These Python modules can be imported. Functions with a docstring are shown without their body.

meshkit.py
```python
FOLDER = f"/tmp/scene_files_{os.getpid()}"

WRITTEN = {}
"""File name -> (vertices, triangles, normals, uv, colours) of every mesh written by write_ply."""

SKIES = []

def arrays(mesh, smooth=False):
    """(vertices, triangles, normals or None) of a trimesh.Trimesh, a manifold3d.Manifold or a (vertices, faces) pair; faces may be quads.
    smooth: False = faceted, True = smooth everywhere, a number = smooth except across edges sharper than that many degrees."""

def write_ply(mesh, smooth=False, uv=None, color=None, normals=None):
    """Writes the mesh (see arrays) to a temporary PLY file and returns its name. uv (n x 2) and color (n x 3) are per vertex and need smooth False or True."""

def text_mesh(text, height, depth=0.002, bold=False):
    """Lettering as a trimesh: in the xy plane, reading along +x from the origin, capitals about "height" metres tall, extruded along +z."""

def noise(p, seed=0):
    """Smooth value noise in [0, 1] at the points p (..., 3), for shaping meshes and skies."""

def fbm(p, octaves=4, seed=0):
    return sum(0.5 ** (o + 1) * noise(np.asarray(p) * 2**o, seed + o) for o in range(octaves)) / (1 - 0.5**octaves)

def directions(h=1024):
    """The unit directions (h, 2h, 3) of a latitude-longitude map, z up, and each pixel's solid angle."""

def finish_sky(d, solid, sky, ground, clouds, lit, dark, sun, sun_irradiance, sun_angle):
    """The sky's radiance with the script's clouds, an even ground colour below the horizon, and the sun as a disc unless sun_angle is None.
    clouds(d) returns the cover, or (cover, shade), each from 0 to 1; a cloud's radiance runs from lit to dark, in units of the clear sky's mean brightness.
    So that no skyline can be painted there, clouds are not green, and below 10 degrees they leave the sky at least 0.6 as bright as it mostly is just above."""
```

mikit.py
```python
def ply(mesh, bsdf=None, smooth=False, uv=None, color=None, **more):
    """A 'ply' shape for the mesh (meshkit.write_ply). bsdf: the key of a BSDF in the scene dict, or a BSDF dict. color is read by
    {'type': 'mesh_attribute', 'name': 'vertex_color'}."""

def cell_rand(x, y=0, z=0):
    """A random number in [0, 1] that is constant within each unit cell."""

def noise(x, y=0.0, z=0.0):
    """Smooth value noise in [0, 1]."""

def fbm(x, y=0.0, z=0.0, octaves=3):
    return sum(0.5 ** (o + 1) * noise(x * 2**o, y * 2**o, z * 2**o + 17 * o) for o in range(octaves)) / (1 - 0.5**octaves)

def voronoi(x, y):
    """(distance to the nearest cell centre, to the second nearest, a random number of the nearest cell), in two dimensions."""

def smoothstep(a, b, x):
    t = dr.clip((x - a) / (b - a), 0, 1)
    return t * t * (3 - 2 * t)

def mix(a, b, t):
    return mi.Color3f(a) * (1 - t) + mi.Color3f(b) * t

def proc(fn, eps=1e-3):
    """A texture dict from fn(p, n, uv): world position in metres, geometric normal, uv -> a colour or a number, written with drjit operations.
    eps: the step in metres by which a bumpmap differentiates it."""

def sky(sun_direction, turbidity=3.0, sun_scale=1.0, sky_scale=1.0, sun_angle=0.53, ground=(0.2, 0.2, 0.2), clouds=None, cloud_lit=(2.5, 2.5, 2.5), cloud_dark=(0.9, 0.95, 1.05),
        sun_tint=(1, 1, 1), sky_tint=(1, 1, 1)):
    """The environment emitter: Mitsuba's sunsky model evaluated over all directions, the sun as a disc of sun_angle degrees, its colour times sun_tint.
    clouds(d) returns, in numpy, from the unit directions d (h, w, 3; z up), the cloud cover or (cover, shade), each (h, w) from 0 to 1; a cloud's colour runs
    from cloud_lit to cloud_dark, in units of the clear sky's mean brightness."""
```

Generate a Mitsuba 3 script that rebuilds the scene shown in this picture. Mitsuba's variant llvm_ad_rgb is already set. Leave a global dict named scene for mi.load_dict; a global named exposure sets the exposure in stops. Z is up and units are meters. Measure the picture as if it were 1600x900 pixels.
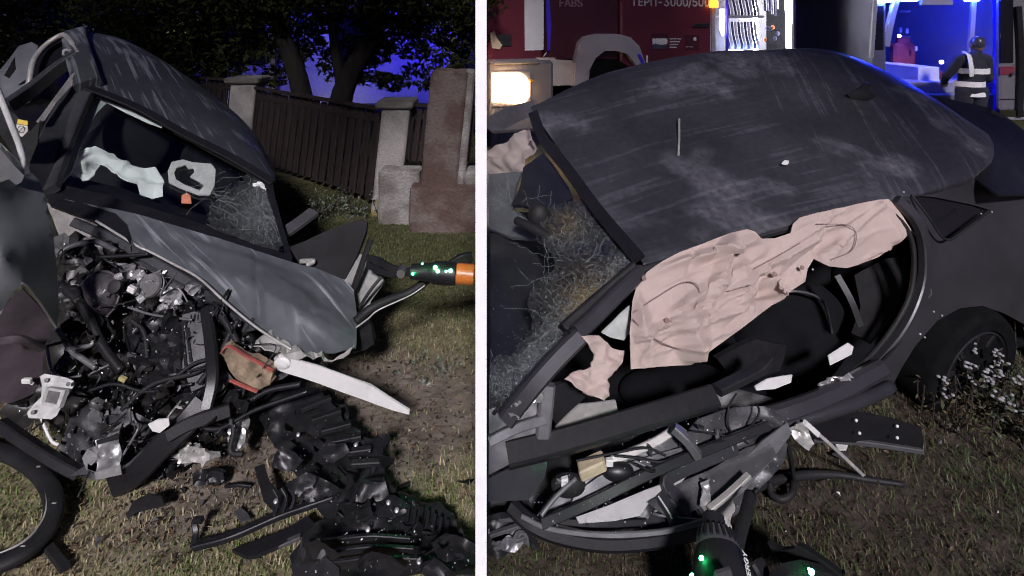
import math, random
import numpy as np, trimesh, mitsuba as mi, drjit as dr, mikit, meshkit
from mikit import proc, noise, fbm, smoothstep, mix
from scipy.interpolate import RBFInterpolator
from scipy.spatial import Delaunay
from shapely.geometry import Polygon, Point
from shapely import contains_xy

# ---------------------------------------------------------------- camera, sky, exposure
T = mi.ScalarTransform4f
CAM_H, F, YH = 1.9, 900.0, 30.0            # eye height; focal length and horizon row in pixels of the 1600 x 900 photograph
exposure = 1.3
scene, labels = {}, {}
scene['camera'] = dict(type='perspective', fov=math.degrees(2*math.atan(800/F)), fov_axis='x', near_clip=0.05, far_clip=300.0,
    principal_point_offset_y=(450-YH)/900.0,
    to_world=T().look_at(origin=[0, 0, CAM_H], target=[0, 1, CAM_H], up=[0, 0, 1]))
scene['sky'] = mikit.sky((0.045, -0.84, 0.54), turbidity=3, sun_scale=1.42, sky_scale=0.11, sun_angle=6,
    sun_tint=(0.80, 0.94, 1.46), sky_tint=(0.62, 0.50, 1.8), ground=(0.05, 0.05, 0.05))

scene['sky']['sampling_weight'] = 12.0

# ---------------------------------------------------------------- helpers
rng = np.random.default_rng(7)
def P(px, py, Y): return np.array([(px-800)/F*Y, Y, CAM_H-(py-YH)/F*Y])          # the point at distance Y seen at a pixel
def GY(py, h=0.0): return (CAM_H-h)*F/(py-YH)                                     # distance of a point of height h seen at a row
def G(px, py, h=0.0): return P(px, py, GY(py, h))
def numbered(k):
    if k not in scene and k not in labels: return k
    i = 1
    while f'{k}_{i:03d}' in scene or f'{k}_{i:03d}' in labels: i += 1
    return f'{k}_{i:03d}'
def thing(name, label, cat, group=None):
    k = numbered(name); labels[k] = dict(label=label, category=cat)
    if group: labels[k]['group'] = group
    return k
def obj(name, mesh, mat, parent=None, smooth=30, label=None, color=None, **more):
    k = numbered(parent+'__'+name if parent else name)
    if color is not None: smooth = False
    scene[k] = mikit.ply(mesh, mat, smooth, color=color, **more)
    if label: labels[k] = dict(label=label)
    return k
def solo(name, mesh, mat, label, cat, group=None, smooth=30, **more):
    k = obj(name, mesh, mat, None, smooth, **more); labels[k] = dict(label=label, category=cat)
    if group: labels[k]['group'] = group
    return k
def struct(name, mesh, mat, label=None, smooth=False, **more):
    k = obj(name, mesh, mat, None, smooth, **more); labels[k] = dict(kind='structure', label=label or name.replace('_', ' '))
    return k
def stuff(name, mesh, mat, label, cat, smooth=False, **more):
    k = obj(name, mesh, mat, None, smooth, **more); labels[k] = dict(kind='stuff', label=label, category=cat)
    return k
def cat(ms): return trimesh.util.concatenate([m for m in ms if m is not None])
def emit(rgb, w=1.): return {'type': 'area', 'sampling_weight': float(w), 'radiance': {'type': 'rgb', 'value': list(rgb)}}

def interp(ctrl):
    """a smooth function of the pixel through the control values (x, y, value)"""
    c = np.array(ctrl, float)
    if len(c) == 1: return lambda q: np.full(len(q), c[0, 2])
    if len(c) == 2:
        d = c[1, :2]-c[0, :2]; L = d@d
        return lambda q: c[0, 2]+(c[1, 2]-c[0, 2])*np.clip(((q-c[0, :2])@d)/L, -.5, 1.5)
    r = RBFInterpolator(c[:, :2]/100, c[:, 2], kernel='linear', degree=1)
    return lambda q: r(q/100)
def thicken(v, f, t):
    """closed sheet: a copy of the surface shifted by t behind it, edges stitched"""
    m = trimesh.Trimesh(v, f, process=False)
    n = np.zeros_like(v); fn = np.cross(v[f[:, 1]]-v[f[:, 0]], v[f[:, 2]]-v[f[:, 0]])
    for k in range(3): np.add.at(n, f[:, k], fn)
    n /= np.linalg.norm(n, axis=1, keepdims=True)+1e-12
    N = len(v)
    e = np.vstack([f[:, [0, 1]], f[:, [1, 2]], f[:, [2, 0]]]); es = np.sort(e, 1)
    _, idx, cnt = np.unique(es, axis=0, return_index=True, return_counts=True)
    b = e[idx[cnt == 1]]
    ff = np.vstack([f, f[:, ::-1]+N, np.stack([b[:, 1], b[:, 0], b[:, 0]+N], 1), np.stack([b[:, 1], b[:, 0]+N, b[:, 1]+N], 1)])
    return trimesh.Trimesh(np.vstack([v, v-n*t]), ff, process=False)
def crumpled(v, f, amp, freq, seed, ridge):
    n = np.zeros_like(v); fn = np.cross(v[f[:, 1]]-v[f[:, 0]], v[f[:, 2]]-v[f[:, 0]])
    for k in range(3): np.add.at(n, f[:, k], fn)
    n /= np.linalg.norm(n, axis=1, keepdims=True)+1e-12
    d = meshkit.fbm(v*freq+seed*3.1, 3, seed)-.5
    if ridge: d = .5-np.abs(d)*4+.3*(meshkit.fbm(v*freq*2.3+seed, 2, seed+5)-.5)
    return v+n*(amp*d)[:, None]
def sheet2d(outline, res, holes=(), seed=0):
    poly = Polygon(outline, [h for h in holes]).buffer(0)
    if poly.geom_type != 'Polygon': poly = max(poly.geoms, key=lambda g: g.area)
    pts = []
    for ring in [poly.exterior, *poly.interiors]:
        n = max(int(ring.length/res), 4)
        c = np.array(ring.coords[:-1])
        s = [np.array(ring.interpolate(i/n, normalized=True).coords[0]) for i in range(n)]
        s = [p for p in s if np.min(np.linalg.norm(c-p, axis=1)) > res*.35]
        pts += list(c)+s
    x0, y0, x1, y1 = poly.bounds
    r = np.random.default_rng(seed)
    gx, gy = np.meshgrid(np.arange(x0, x1, res), np.arange(y0, y1, res*.87))
    gx = gx+(np.arange(gx.shape[0]) % 2)[:, None]*res/2
    g = np.stack([gx.ravel(), gy.ravel()], 1)+r.uniform(-.18, .18, (gx.size, 2))*res
    inner = poly.buffer(-res*.45)
    if not inner.is_empty: pts += list(g[contains_xy(inner, g[:, 0], g[:, 1])])
    q = np.unique(np.round(np.array(pts), 3), axis=0)
    t = Delaunay(q).simplices
    c = q[t].mean(1); t = t[contains_xy(poly, c[:, 0], c[:, 1])]
    a = np.cross(q[t[:, 1]]-q[t[:, 0]], q[t[:, 2]]-q[t[:, 0]]); t = t[np.abs(a) > 1e-4]; a = a[np.abs(a) > 1e-4]
    t[a > 0] = t[a > 0][:, ::-1]                                     # rows grow downwards: these face the viewer's side
    used = np.unique(t); back = np.zeros(len(q), int); back[used] = np.arange(len(used))
    return q[used], back[t]
def creases(q, n, amp, length, width, ang, spread, seed):
    """sharp tent-shaped folds, scattered at random over the sheet, running mostly along the angle ang (degrees)"""
    r = np.random.default_rng(seed); lo, hi = q.min(0), q.max(0); h = np.zeros(len(q))
    c = q[r.integers(0, len(q), n)]
    for k in range(n):
        a = math.radians(ang+r.normal(0, spread)); u = np.array([math.cos(a), math.sin(a)]); d = q-c[k]
        t = d@u; s = d@np.array([-u[1], u[0]]); L = length*r.uniform(.5, 1.6); w = width*r.uniform(.5, 1.7)*(1-.4*np.clip(np.abs(t)/L, 0, 1))
        h += amp*r.choice([-1, 1, 1])*r.uniform(.4, 1.2)*np.exp(-(t/L)**2)*np.clip(1-np.abs(s)/w, 0, 1)
    return h
def panel(outline, ctrl, t=.004, res=9, crumple=0., freq=6., seed=0, ridge=False, holes=(), ground=False, fold=None, hold=0.):
    """a bent sheet of thickness t with this outline; ctrl gives its distance (or its height above the ground) at some points"""
    q, f = sheet2d(outline, res, holes, seed)
    d = interp(ctrl)(q)
    Y = (CAM_H-d)*F/(q[:, 1]-YH) if ground else d
    v = np.stack([(q[:, 0]-800)/F*Y, Y, CAM_H-(q[:, 1]-YH)/F*Y], 1)
    keep = np.ones(len(q))
    if hold:
        ring = Polygon(outline).exterior; keep = np.clip(np.array([ring.distance(Point(*p)) for p in q])/hold, .12, 1)
    if crumple: v = v+(crumpled(v, f, crumple, freq, seed, ridge)-v)*keep[:, None]
    for fo in (fold or ()):
        n = np.zeros_like(v); fn = np.cross(v[f[:, 1]]-v[f[:, 0]], v[f[:, 2]]-v[f[:, 0]])
        for k in range(3): np.add.at(n, f[:, k], fn)
        v = v+n/(np.linalg.norm(n, axis=1, keepdims=True)+1e-12)*(creases(q, *fo)*keep)[:, None]
    return thicken(v, f, t)
def spline(p, n):
    p = np.asarray(p, float)
    if len(p) == 2: return p[0]+(p[1]-p[0])*np.linspace(0, 1, n)[:, None]
    q = np.vstack([2*p[0]-p[1], p, 2*p[-1]-p[-2]]); out = []
    s = np.linspace(0, len(p)-1-1e-9, n)
    for u in s:
        i = int(u); t = u-i; a, b, c, d = q[i:i+4]
        out.append(.5*((2*b)+(-a+c)*t+(2*a-5*b+4*c-d)*t*t+(-a+3*b-3*c+d)*t**3))
    return np.array(out)
def sweep(path, prof, up=None, closed=False, scale=None):
    """the closed profile (k x 2, metres) carried along the path"""
    p = np.asarray(path, float); n = len(p); prof = np.asarray(prof, float); k = len(prof)
    tan = np.gradient(p, axis=0)
    if closed: tan = np.roll(p, -1, 0)-np.roll(p, 1, 0)
    tan /= np.linalg.norm(tan, axis=1, keepdims=True)+1e-12
    if up is None:
        a = np.array([0, 0, 1.]) if abs(tan[0, 2]) < .9 else np.array([1., 0, 0]); us = []
        for i in range(n):
            a = a-tan[i]*(a@tan[i]); a /= np.linalg.norm(a)+1e-12; us.append(a.copy())
        us = np.array(us)
    else:
        us = np.asarray(up, float)-tan*(tan@np.asarray(up, float))[:, None]; us /= np.linalg.norm(us, axis=1, keepdims=True)+1e-12
    vs = np.cross(tan, us); sc = np.ones(n) if scale is None else np.asarray(scale)
    V = (p[:, None]+(us[:, None]*prof[None, :, 1:2]+vs[:, None]*prof[None, :, 0:1])*sc[:, None, None]).reshape(-1, 3)
    fs = []; last = n if closed else n-1
    for i in range(last):
        a, b = i*k, ((i+1) % n)*k
        for j in range(k):
            j2 = (j+1) % k
            fs += [[a+j, a+j2, b+j2], [a+j, b+j2, b+j]]
    if not closed:
        V = np.vstack([V, p[0], p[-1]]); c0, c1 = len(V)-2, len(V)-1; e = (n-1)*k
        for j in range(k):
            j2 = (j+1) % k; fs += [[c0, j2, j], [c1, e+j, e+j2]]
    m = trimesh.Trimesh(V, fs, process=False)
    if m.volume < 0: m.invert()
    return m
def circ(r, n=8, ry=None):
    a = np.arange(n)*2*np.pi/n; return np.stack([r*np.cos(a), (ry or r)*np.sin(a)], 1)
def rect(w, h, b=.0):
    if b <= 0: return np.array([[-w, -h], [w, -h], [w, h], [-w, h]])/2
    w, h = w/2, h/2
    return np.array([[-w+b, -h], [w-b, -h], [w, -h+b], [w, h-b], [w-b, h], [-w+b, h], [-w, h-b], [-w, -h+b]])
def tube(pts, r, n=None, k=8, closed=False, scale=None):
    n = n or max(2, len(pts)*6) if len(pts) > 2 else 2
    pth = spline(pts, n)
    return sweep(pth, circ(r, k), closed=closed, scale=None if scale is None else np.interp(np.linspace(0, 1, n), np.linspace(0, 1, len(scale)), scale))
def pt(lst, r, **k): return tube([P(*q) for q in lst], r, **k)                  # tube through (px, py, distance)
def bar(p0, p1, w, h, up=(0, 0, 1), b=None): return sweep(np.array([p0, p1]), rect(w, h, min(w, h)*.15 if b is None else b), up=np.array(up, float)+1e-3)
def beam(pts, w, h, up=None, n=None, b=None):
    n = n or (len(pts)*5 if len(pts) > 2 else 2)
    return sweep(spline(pts, n), rect(w, h, min(w, h)*.15 if b is None else b), up=up)
def block(c, ax, ay, az, b=.01):
    """chamfered box: centre, and three half-axis vectors"""
    ax, ay, az = (np.asarray(a, float) for a in (ax, ay, az)); L = [np.linalg.norm(a) for a in (ax, ay, az)]; pts = []
    for s in np.ndindex(2, 2, 2):
        s = np.array(s)*2-1
        for k in range(3):
            f = [1-min(b/l, .45) for l in L]; f[k] = 1
            pts.append(np.asarray(c)+ax*s[0]*f[0]+ay*s[1]*f[1]+az*s[2]*f[2])
    return trimesh.convex.convex_hull(np.array(pts))
def box(x0, x1, y0, y1, z0, z1, b=.01):
    return block([(x0+x1)/2, (y0+y1)/2, (z0+z1)/2], [(x1-x0)/2, 0, 0], [0, (y1-y0)/2, 0], [0, 0, (z1-z0)/2], b)
def lathe(prof, p0, axis, n=20):
    """prof: (distance along the axis, radius) pairs"""
    axis = np.asarray(axis, float)/np.linalg.norm(axis); a = np.array([0, 0, 1.]) if abs(axis[2]) < .9 else np.array([1., 0, 0])
    path = [np.asarray(p0)+axis*s for s, _ in prof]; u = a-axis*(a@axis); u /= np.linalg.norm(u); v = np.cross(axis, u)
    ang = np.arange(n)*2*np.pi/n; ring = np.cos(ang)[:, None]*u+np.sin(ang)[:, None]*v
    V = np.vstack([p+ring*max(r, 1e-4) for p, (_, r) in zip(path, prof)]); fs = []
    for i in range(len(prof)-1):
        for j in range(n):
            j2 = (j+1) % n; fs += [[i*n+j, i*n+j2, (i+1)*n+j2], [i*n+j, (i+1)*n+j2, (i+1)*n+j]]
    V = np.vstack([V, path[0], path[-1]]); e = (len(prof)-1)*n
    for j in range(n): fs += [[len(V)-2, (j+1) % n, j], [len(V)-1, e+j, e+(j+1) % n]]
    m = trimesh.Trimesh(V, fs, process=False)
    if m.volume < 0: m.invert()
    return m
def shard(c, size, r, flat=.12, n=7):
    """a broken splinter: hull of a few points in a flat random box"""
    R = trimesh.transformations.random_rotation_matrix(r.random(3))[:3, :3]
    return trimesh.convex.convex_hull((r.uniform(-1, 1, (n, 3))*np.array([1, r.uniform(.3, .8), flat])*size)@R.T+np.asarray(c))
def lump(c, ax, r=0., seed=0, sub=3, freq=6.):
    m = trimesh.creation.icosphere(sub); v = m.vertices*np.asarray(ax)
    v = v*(1+r*2*(meshkit.fbm(v*freq+seed*7.7, 3, seed)-.5))[:, None]
    return trimesh.Trimesh(v+np.asarray(c), m.faces, process=False)
def quads(c, n, u, size, aspect=.5):
    """leaf-shaped rhombs: centres, normals, directions, sizes"""
    w = np.cross(n, u); w /= np.linalg.norm(w, axis=1, keepdims=True)+1e-9
    s = size[:, None]; bow = n*s*.18
    v = np.stack([c-u*s, c+w*s*aspect+bow, c+u*s, c-w*s*aspect+bow], 1).reshape(-1, 3)
    i = np.arange(len(c))[:, None]*4
    return v, np.vstack([i+np.array([[0, 1, 2]]), i+np.array([[0, 2, 3]])])

# ---------------------------------------------------------------- materials
def rgb(c): return {'type': 'rgb', 'value': list(c)} if not isinstance(c, (int, float)) else {'type': 'rgb', 'value': [c]*3}
def col(fn): return proc(fn)
def mat(name, base, rough=.5, metal=0., two=False, bump=None, **k):
    d = dict(type='principled', base_color=base if isinstance(base, dict) else rgb(base), roughness=rough, metallic=metal, **k)
    if bump: d = dict(type='bumpmap', arbitrary=proc(bump[0], bump[1]), scale=bump[2] if len(bump) > 2 else 1.0, bsdf=d)
    if two: d = dict(type='twosided', bsdf=d)
    scene['m_'+name] = d; return 'm_'+name
def tint(c, amt=.3, f=6., f2=40.):
    """base colour with soft stains and fine grain"""
    def fn(p, n, uv):
        a = fbm(p.x*f, p.y*f, p.z*f, 3); b = noise(p.x*f2, p.y*f2, p.z*f2)
        return mi.Color3f(*c)*(1-amt+2*amt*a)*(1-.3*amt+.6*amt*b)
    return col(fn)

def crazed(hole, dens, wq, n, seed, push=-.003, gold_light=None):
    """granulated laminated glass: one buckled sheet of little facets, and the white fracture lines along many of their edges"""
    r = np.random.default_rng(seed); poly = Polygon(hole); x0, y0, x1, y1 = poly.bounds
    p = np.stack([r.uniform(x0, x1, n), r.uniform(y0, y1, n)], 1); p = p[contains_xy(poly, p[:, 0], p[:, 1])]
    p = p[r.random(len(p)) < .15+.85*dens(p[:, 0], p[:, 1])]
    t = Delaunay(p).simplices; c = p[t].mean(1); dn = dens(c[:, 0], c[:, 1])
    t = t[(dn > .16) & contains_xy(poly, c[:, 0], c[:, 1])]
    V = np.array([wq(a, b, push) for a, b in p]); nn = np.cross(V[t[:, 1]]-V[t[:, 0]], V[t[:, 2]]-V[t[:, 0]]); nv = nn.mean(0)/np.linalg.norm(nn.mean(0))
    if nv[1] > 0: nv = -nv
    V = V+nv*(r.normal(0, .0010, len(V))+.012*(meshkit.fbm(V*14, 2, seed)-.5))[:, None]
    tri = V[t]; cc = p[t].mean(1); dn = dens(cc[:, 0], cc[:, 1])
    cl = np.clip(r.lognormal(-3.5, .38, (len(t), 1)), .006, .3)*(.5+1.2*dn[:, None])*np.array([[.93, 1.0, 1.02]])
    if gold_light is not None: cl = cl*(1+gold_light(cc[:, 0], cc[:, 1])[:, None]*np.array([[1.6, .8, -.2]]))  # golden light put into the facet colours
    e = np.unique(np.sort(np.vstack([t[:, [0, 1]], t[:, [1, 2]], t[:, [2, 0]]]), 1), axis=0); m = p[e].mean(1)
    e = e[r.random(len(e)) < .22*dens(m[:, 0], m[:, 1])]
    a, b = V[e[:, 0]]+nv*.0007, V[e[:, 1]]+nv*.0007; d = b-a; s_ = np.cross(d, nv); s_ /= np.linalg.norm(s_, axis=1, keepdims=True)+1e-12
    w = r.uniform(.0002, .0006, (len(e), 1)); q = np.stack([a-s_*w, a+s_*w, b+s_*w, b-s_*w], 1).reshape(-1, 3); i = np.arange(len(e))[:, None]*4
    return ((tri.reshape(-1, 3), np.arange(len(t)*3).reshape(-1, 3)), np.repeat(cl, 3, 0)), (q, np.vstack([i+np.array([[0, 1, 2]]), i+np.array([[0, 2, 3]])]))
scene['m_crazed_cell'] = {'type': 'twosided', 'bsdf': {'type': 'principled', 'base_color': {'type': 'mesh_attribute', 'name': 'vertex_color'}, 'roughness': .12, 'specular': .8}}
# colours (base colours of the things themselves)
mat('steel', tint((.50, .50, .52), .35, 9, 60), .28, .9)
mat('alloy', tint((.42, .42, .42), .5, 14, 70), .42, .6)
mat('white_plastic', tint((.62, .62, .60), .08, 8, 60), .38)
mat('black_plastic', tint((.012, .012, .0135), .5, 14, 90), .45, specular=.4)
mat('satin_black', tint((.010, .010, .012), .4, 10, 70), .40, specular=.5)
mat('matte_black', tint((.010, .010, .011), .4, 10, 70), .75, specular=.25)
mat('rubber', tint((.014, .014, .015), .4, 14, 90), .6, specular=.3)
mat('grey_plastic', tint((.055, .055, .06), .3, 10, 70), .5)
mat('cloth_dark', tint((.014, .014, .016), .35, 9, 120), .95, specular=.08)
mat('oily', tint((.020, .019, .018), .9, 18, 80), .42, .1, specular=.4)
mat('pale_metal', tint((.40, .39, .37), .4, 9, 60), .45, .35)
mat('chrome', (.75, .75, .77), .12, 1.0)

# ---------------------------------------------------------------- the ground
def gh(x, y):
    """height of the ground"""
    p = np.stack([np.asarray(x, float), np.asarray(y, float), np.zeros_like(x, dtype=float)], -1)
    near = np.clip((9-np.hypot(p[..., 0], p[..., 1]-3))/4, 0, 1)
    return (.045*(meshkit.fbm(p*1.6, 3, 3)-.5)+.022*(meshkit.fbm(p*9, 3, 4)-.5))*near
def axis_(fine0, fine1, step, far0, far1):
    a = np.arange(fine0, fine1, step); out = [a]
    s, x, lo = step, fine0, []
    while x > far0: s *= 1.35; x -= s; lo.append(x)
    s, x, hi = step, a[-1], []
    while x < far1: s *= 1.35; x += s; hi.append(x)
    return np.array(lo[::-1]+list(a)+hi)
gx, gy = axis_(-3.6, 4.2, .035, -90, 90), axis_(1.2, 7.2, .035, -40, 140)
X, Yg = np.meshgrid(gx, gy); Zg = gh(X, Yg)
nx, ny = len(gx), len(gy); ii = np.arange(nx*ny).reshape(ny, nx)
qd = np.stack([ii[:-1, :-1], ii[:-1, 1:], ii[1:, 1:], ii[1:, :-1]], -1).reshape(-1, 4)
def zone(x, y):
    """where bare earth shows (1) and where turf grows (0); earth lies along the foot of the fence road and under the wrecks"""
    p = np.stack([np.asarray(x, float), np.asarray(y, float), np.zeros_like(x, dtype=float)], -1)
    n = meshkit.fbm(p*2.2, 4, 11)-.5
    d1 = 1-np.hypot((p[..., 0]+.75)/.85, (p[..., 1]-2.75)/.62)
    d2 = 1-np.hypot((p[..., 0]-2.3)/1.7, (p[..., 1]-2.25)/.9)
    d3 = 1-np.hypot((p[..., 0]+1.15)/.55, (p[..., 1]-2.35)/.4)
    return np.clip(np.maximum(np.maximum(d1*2.4, d2*.55), d3*1.6)+n*1.6, 0, 1)
zn = zone(X.ravel(), Yg.ravel())
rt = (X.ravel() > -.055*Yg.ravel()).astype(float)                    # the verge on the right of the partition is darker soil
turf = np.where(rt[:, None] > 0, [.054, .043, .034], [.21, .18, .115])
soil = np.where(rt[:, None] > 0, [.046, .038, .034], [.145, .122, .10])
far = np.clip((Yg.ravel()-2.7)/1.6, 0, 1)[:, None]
turf = turf*(1-far)+np.array([.07, .068, .034])*far  # far turf toned down to stand for the light falling off
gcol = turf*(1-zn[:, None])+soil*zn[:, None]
def ground_fn(p, n, uv):
    a = fbm(p.x*3, p.y*3, 0, 4); b = fbm(p.x*45, p.y*45, 1, 3); c = noise(p.x*160, p.y*160, 2)
    return mi.Color3f(1, .98, .95)*((.35+1.1*a)*(.45+.95*b)*(.7+.6*c))
scene['ground_grain'] = {'type': 'twosided', 'bsdf': {'type': 'bumpmap', 'scale': 1.0,
    'tex': proc(lambda p, n, uv: .012*fbm(p.x*40, p.y*40, 0, 3)+.02*fbm(p.x*11, p.y*11, 3, 2), 2e-3),
    'bsdf': {'type': 'principled', 'roughness': .95, 'specular': .1, 'base_color': {'type': 'mesh_attribute', 'name': 'vertex_color'}}}}
gn = meshkit.fbm(np.stack([X.ravel()*14, Yg.ravel()*14, X.ravel()*0], 1), 4, 21)
gn2 = meshkit.noise(np.stack([X.ravel()*50, Yg.ravel()*50, X.ravel()*0], 1), 5)
gcol = np.clip(gcol*(.25+1.2*gn+.35*gn2)[:, None], .008, .6)
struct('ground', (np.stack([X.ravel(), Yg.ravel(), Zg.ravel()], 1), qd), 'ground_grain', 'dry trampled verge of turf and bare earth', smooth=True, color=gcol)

# blades of grass: bent ribbons, one mesh per side of the verge
def blades(n, x0, x1, y0, y1, keep, hmin, hmax, cols, seed, w=.0022, falloff=None):
    r = np.random.default_rng(seed)
    y = y0+(y1-y0)*r.random(n)**1.5; x = r.uniform(x0, x1, n)
    k = keep(x, y, r); x, y = x[k], y[k]; n = len(x)
    h = r.uniform(hmin, hmax, n)*(.6+.8*meshkit.noise(np.stack([x*3, y*3, x*0], 1), seed)); a = r.uniform(0, 2*np.pi, n); lean = r.uniform(.3, 1.5, n)
    d = np.stack([np.cos(a), np.sin(a), a*0], 1); s = np.stack([-np.sin(a), np.cos(a), a*0], 1)*(w*r.uniform(.6, 1.5, n)*(.7+.3*y/2.2))[:, None]
    b = np.stack([x, y, gh(x, y)-.004], 1); up = np.array([0, 0, 1.])
    m = b+d*(h*lean*.35)[:, None]+up*(h*.75)[:, None]; t = b+d*(h*lean)[:, None]+up*(h*(1.15-.32*lean))[:, None]
    v = np.stack([b-s, b+s, m-s*.8, m+s*.8, t], 1).reshape(-1, 3)
    i = np.arange(n)[:, None]*5
    f = np.vstack([i+np.array([[0, 1, 3]]), i+np.array([[0, 3, 2]]), i+np.array([[2, 3, 4]])])
    pick = (r.random(n)*.75+.9*(meshkit.fbm(np.stack([x*2.6, y*2.6, x*0], 1), 3, seed+1)-.3))*len(cols)          # dry and green patches
    cc = np.array(cols)[np.clip(pick.astype(int), 0, len(cols)-1)]*r.uniform(.5, 1.35, (n, 1))
    if falloff is not None:
        k = np.clip((y-falloff[0])/(falloff[1]-falloff[0]), 0, 1)*np.clip(.6+1.2*(meshkit.noise(np.stack([x*2, y*2, x*0], 1), 9)), 0, 1)
        cc = cc*(1-k[:, None])+k[:, None]*np.array(falloff[2])*r.uniform(.6, 1.3, (n, 1))  # far blades take this tone in place of light falloff
    return (v, f), np.repeat(cc, 5, 0)
scene['m_grass'] = {'type': 'twosided', 'bsdf': {'type': 'principled', 'roughness': .6, 'specular': .25, 'base_color': {'type': 'mesh_attribute', 'name': 'vertex_color'}}}
DRY = [(.25, .19, .12), (.40, .34, .24), (.42, .36, .22), (.34, .29, .16), (.27, .26, .12), (.18, .22, .085), (.14, .21, .065), (.11, .17, .05)]
def wall_x(y): return -.0537*y
def keep_l(x, y, r): return (x < wall_x(y)-.02) & (r.random(len(x)) > zone(x, y)*.93) & (x > -1.02*y) 
def keep_r(x, y, r): return (x > wall_x(y)+.02) & (r.random(len(x)) > zone(x, y)*.80) & (x < 1.02*y)
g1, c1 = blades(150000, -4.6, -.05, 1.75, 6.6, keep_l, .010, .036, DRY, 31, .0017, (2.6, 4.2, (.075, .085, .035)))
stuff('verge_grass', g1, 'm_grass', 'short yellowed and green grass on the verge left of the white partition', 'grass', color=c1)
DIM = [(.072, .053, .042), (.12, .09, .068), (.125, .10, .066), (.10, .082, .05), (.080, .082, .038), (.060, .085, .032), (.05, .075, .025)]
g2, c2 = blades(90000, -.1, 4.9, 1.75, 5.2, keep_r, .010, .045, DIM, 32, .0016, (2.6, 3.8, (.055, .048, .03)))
stuff('field_grass', g2, 'm_grass', 'dull brown withered grass on the verge right of the white partition', 'grass', color=c2)
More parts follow.
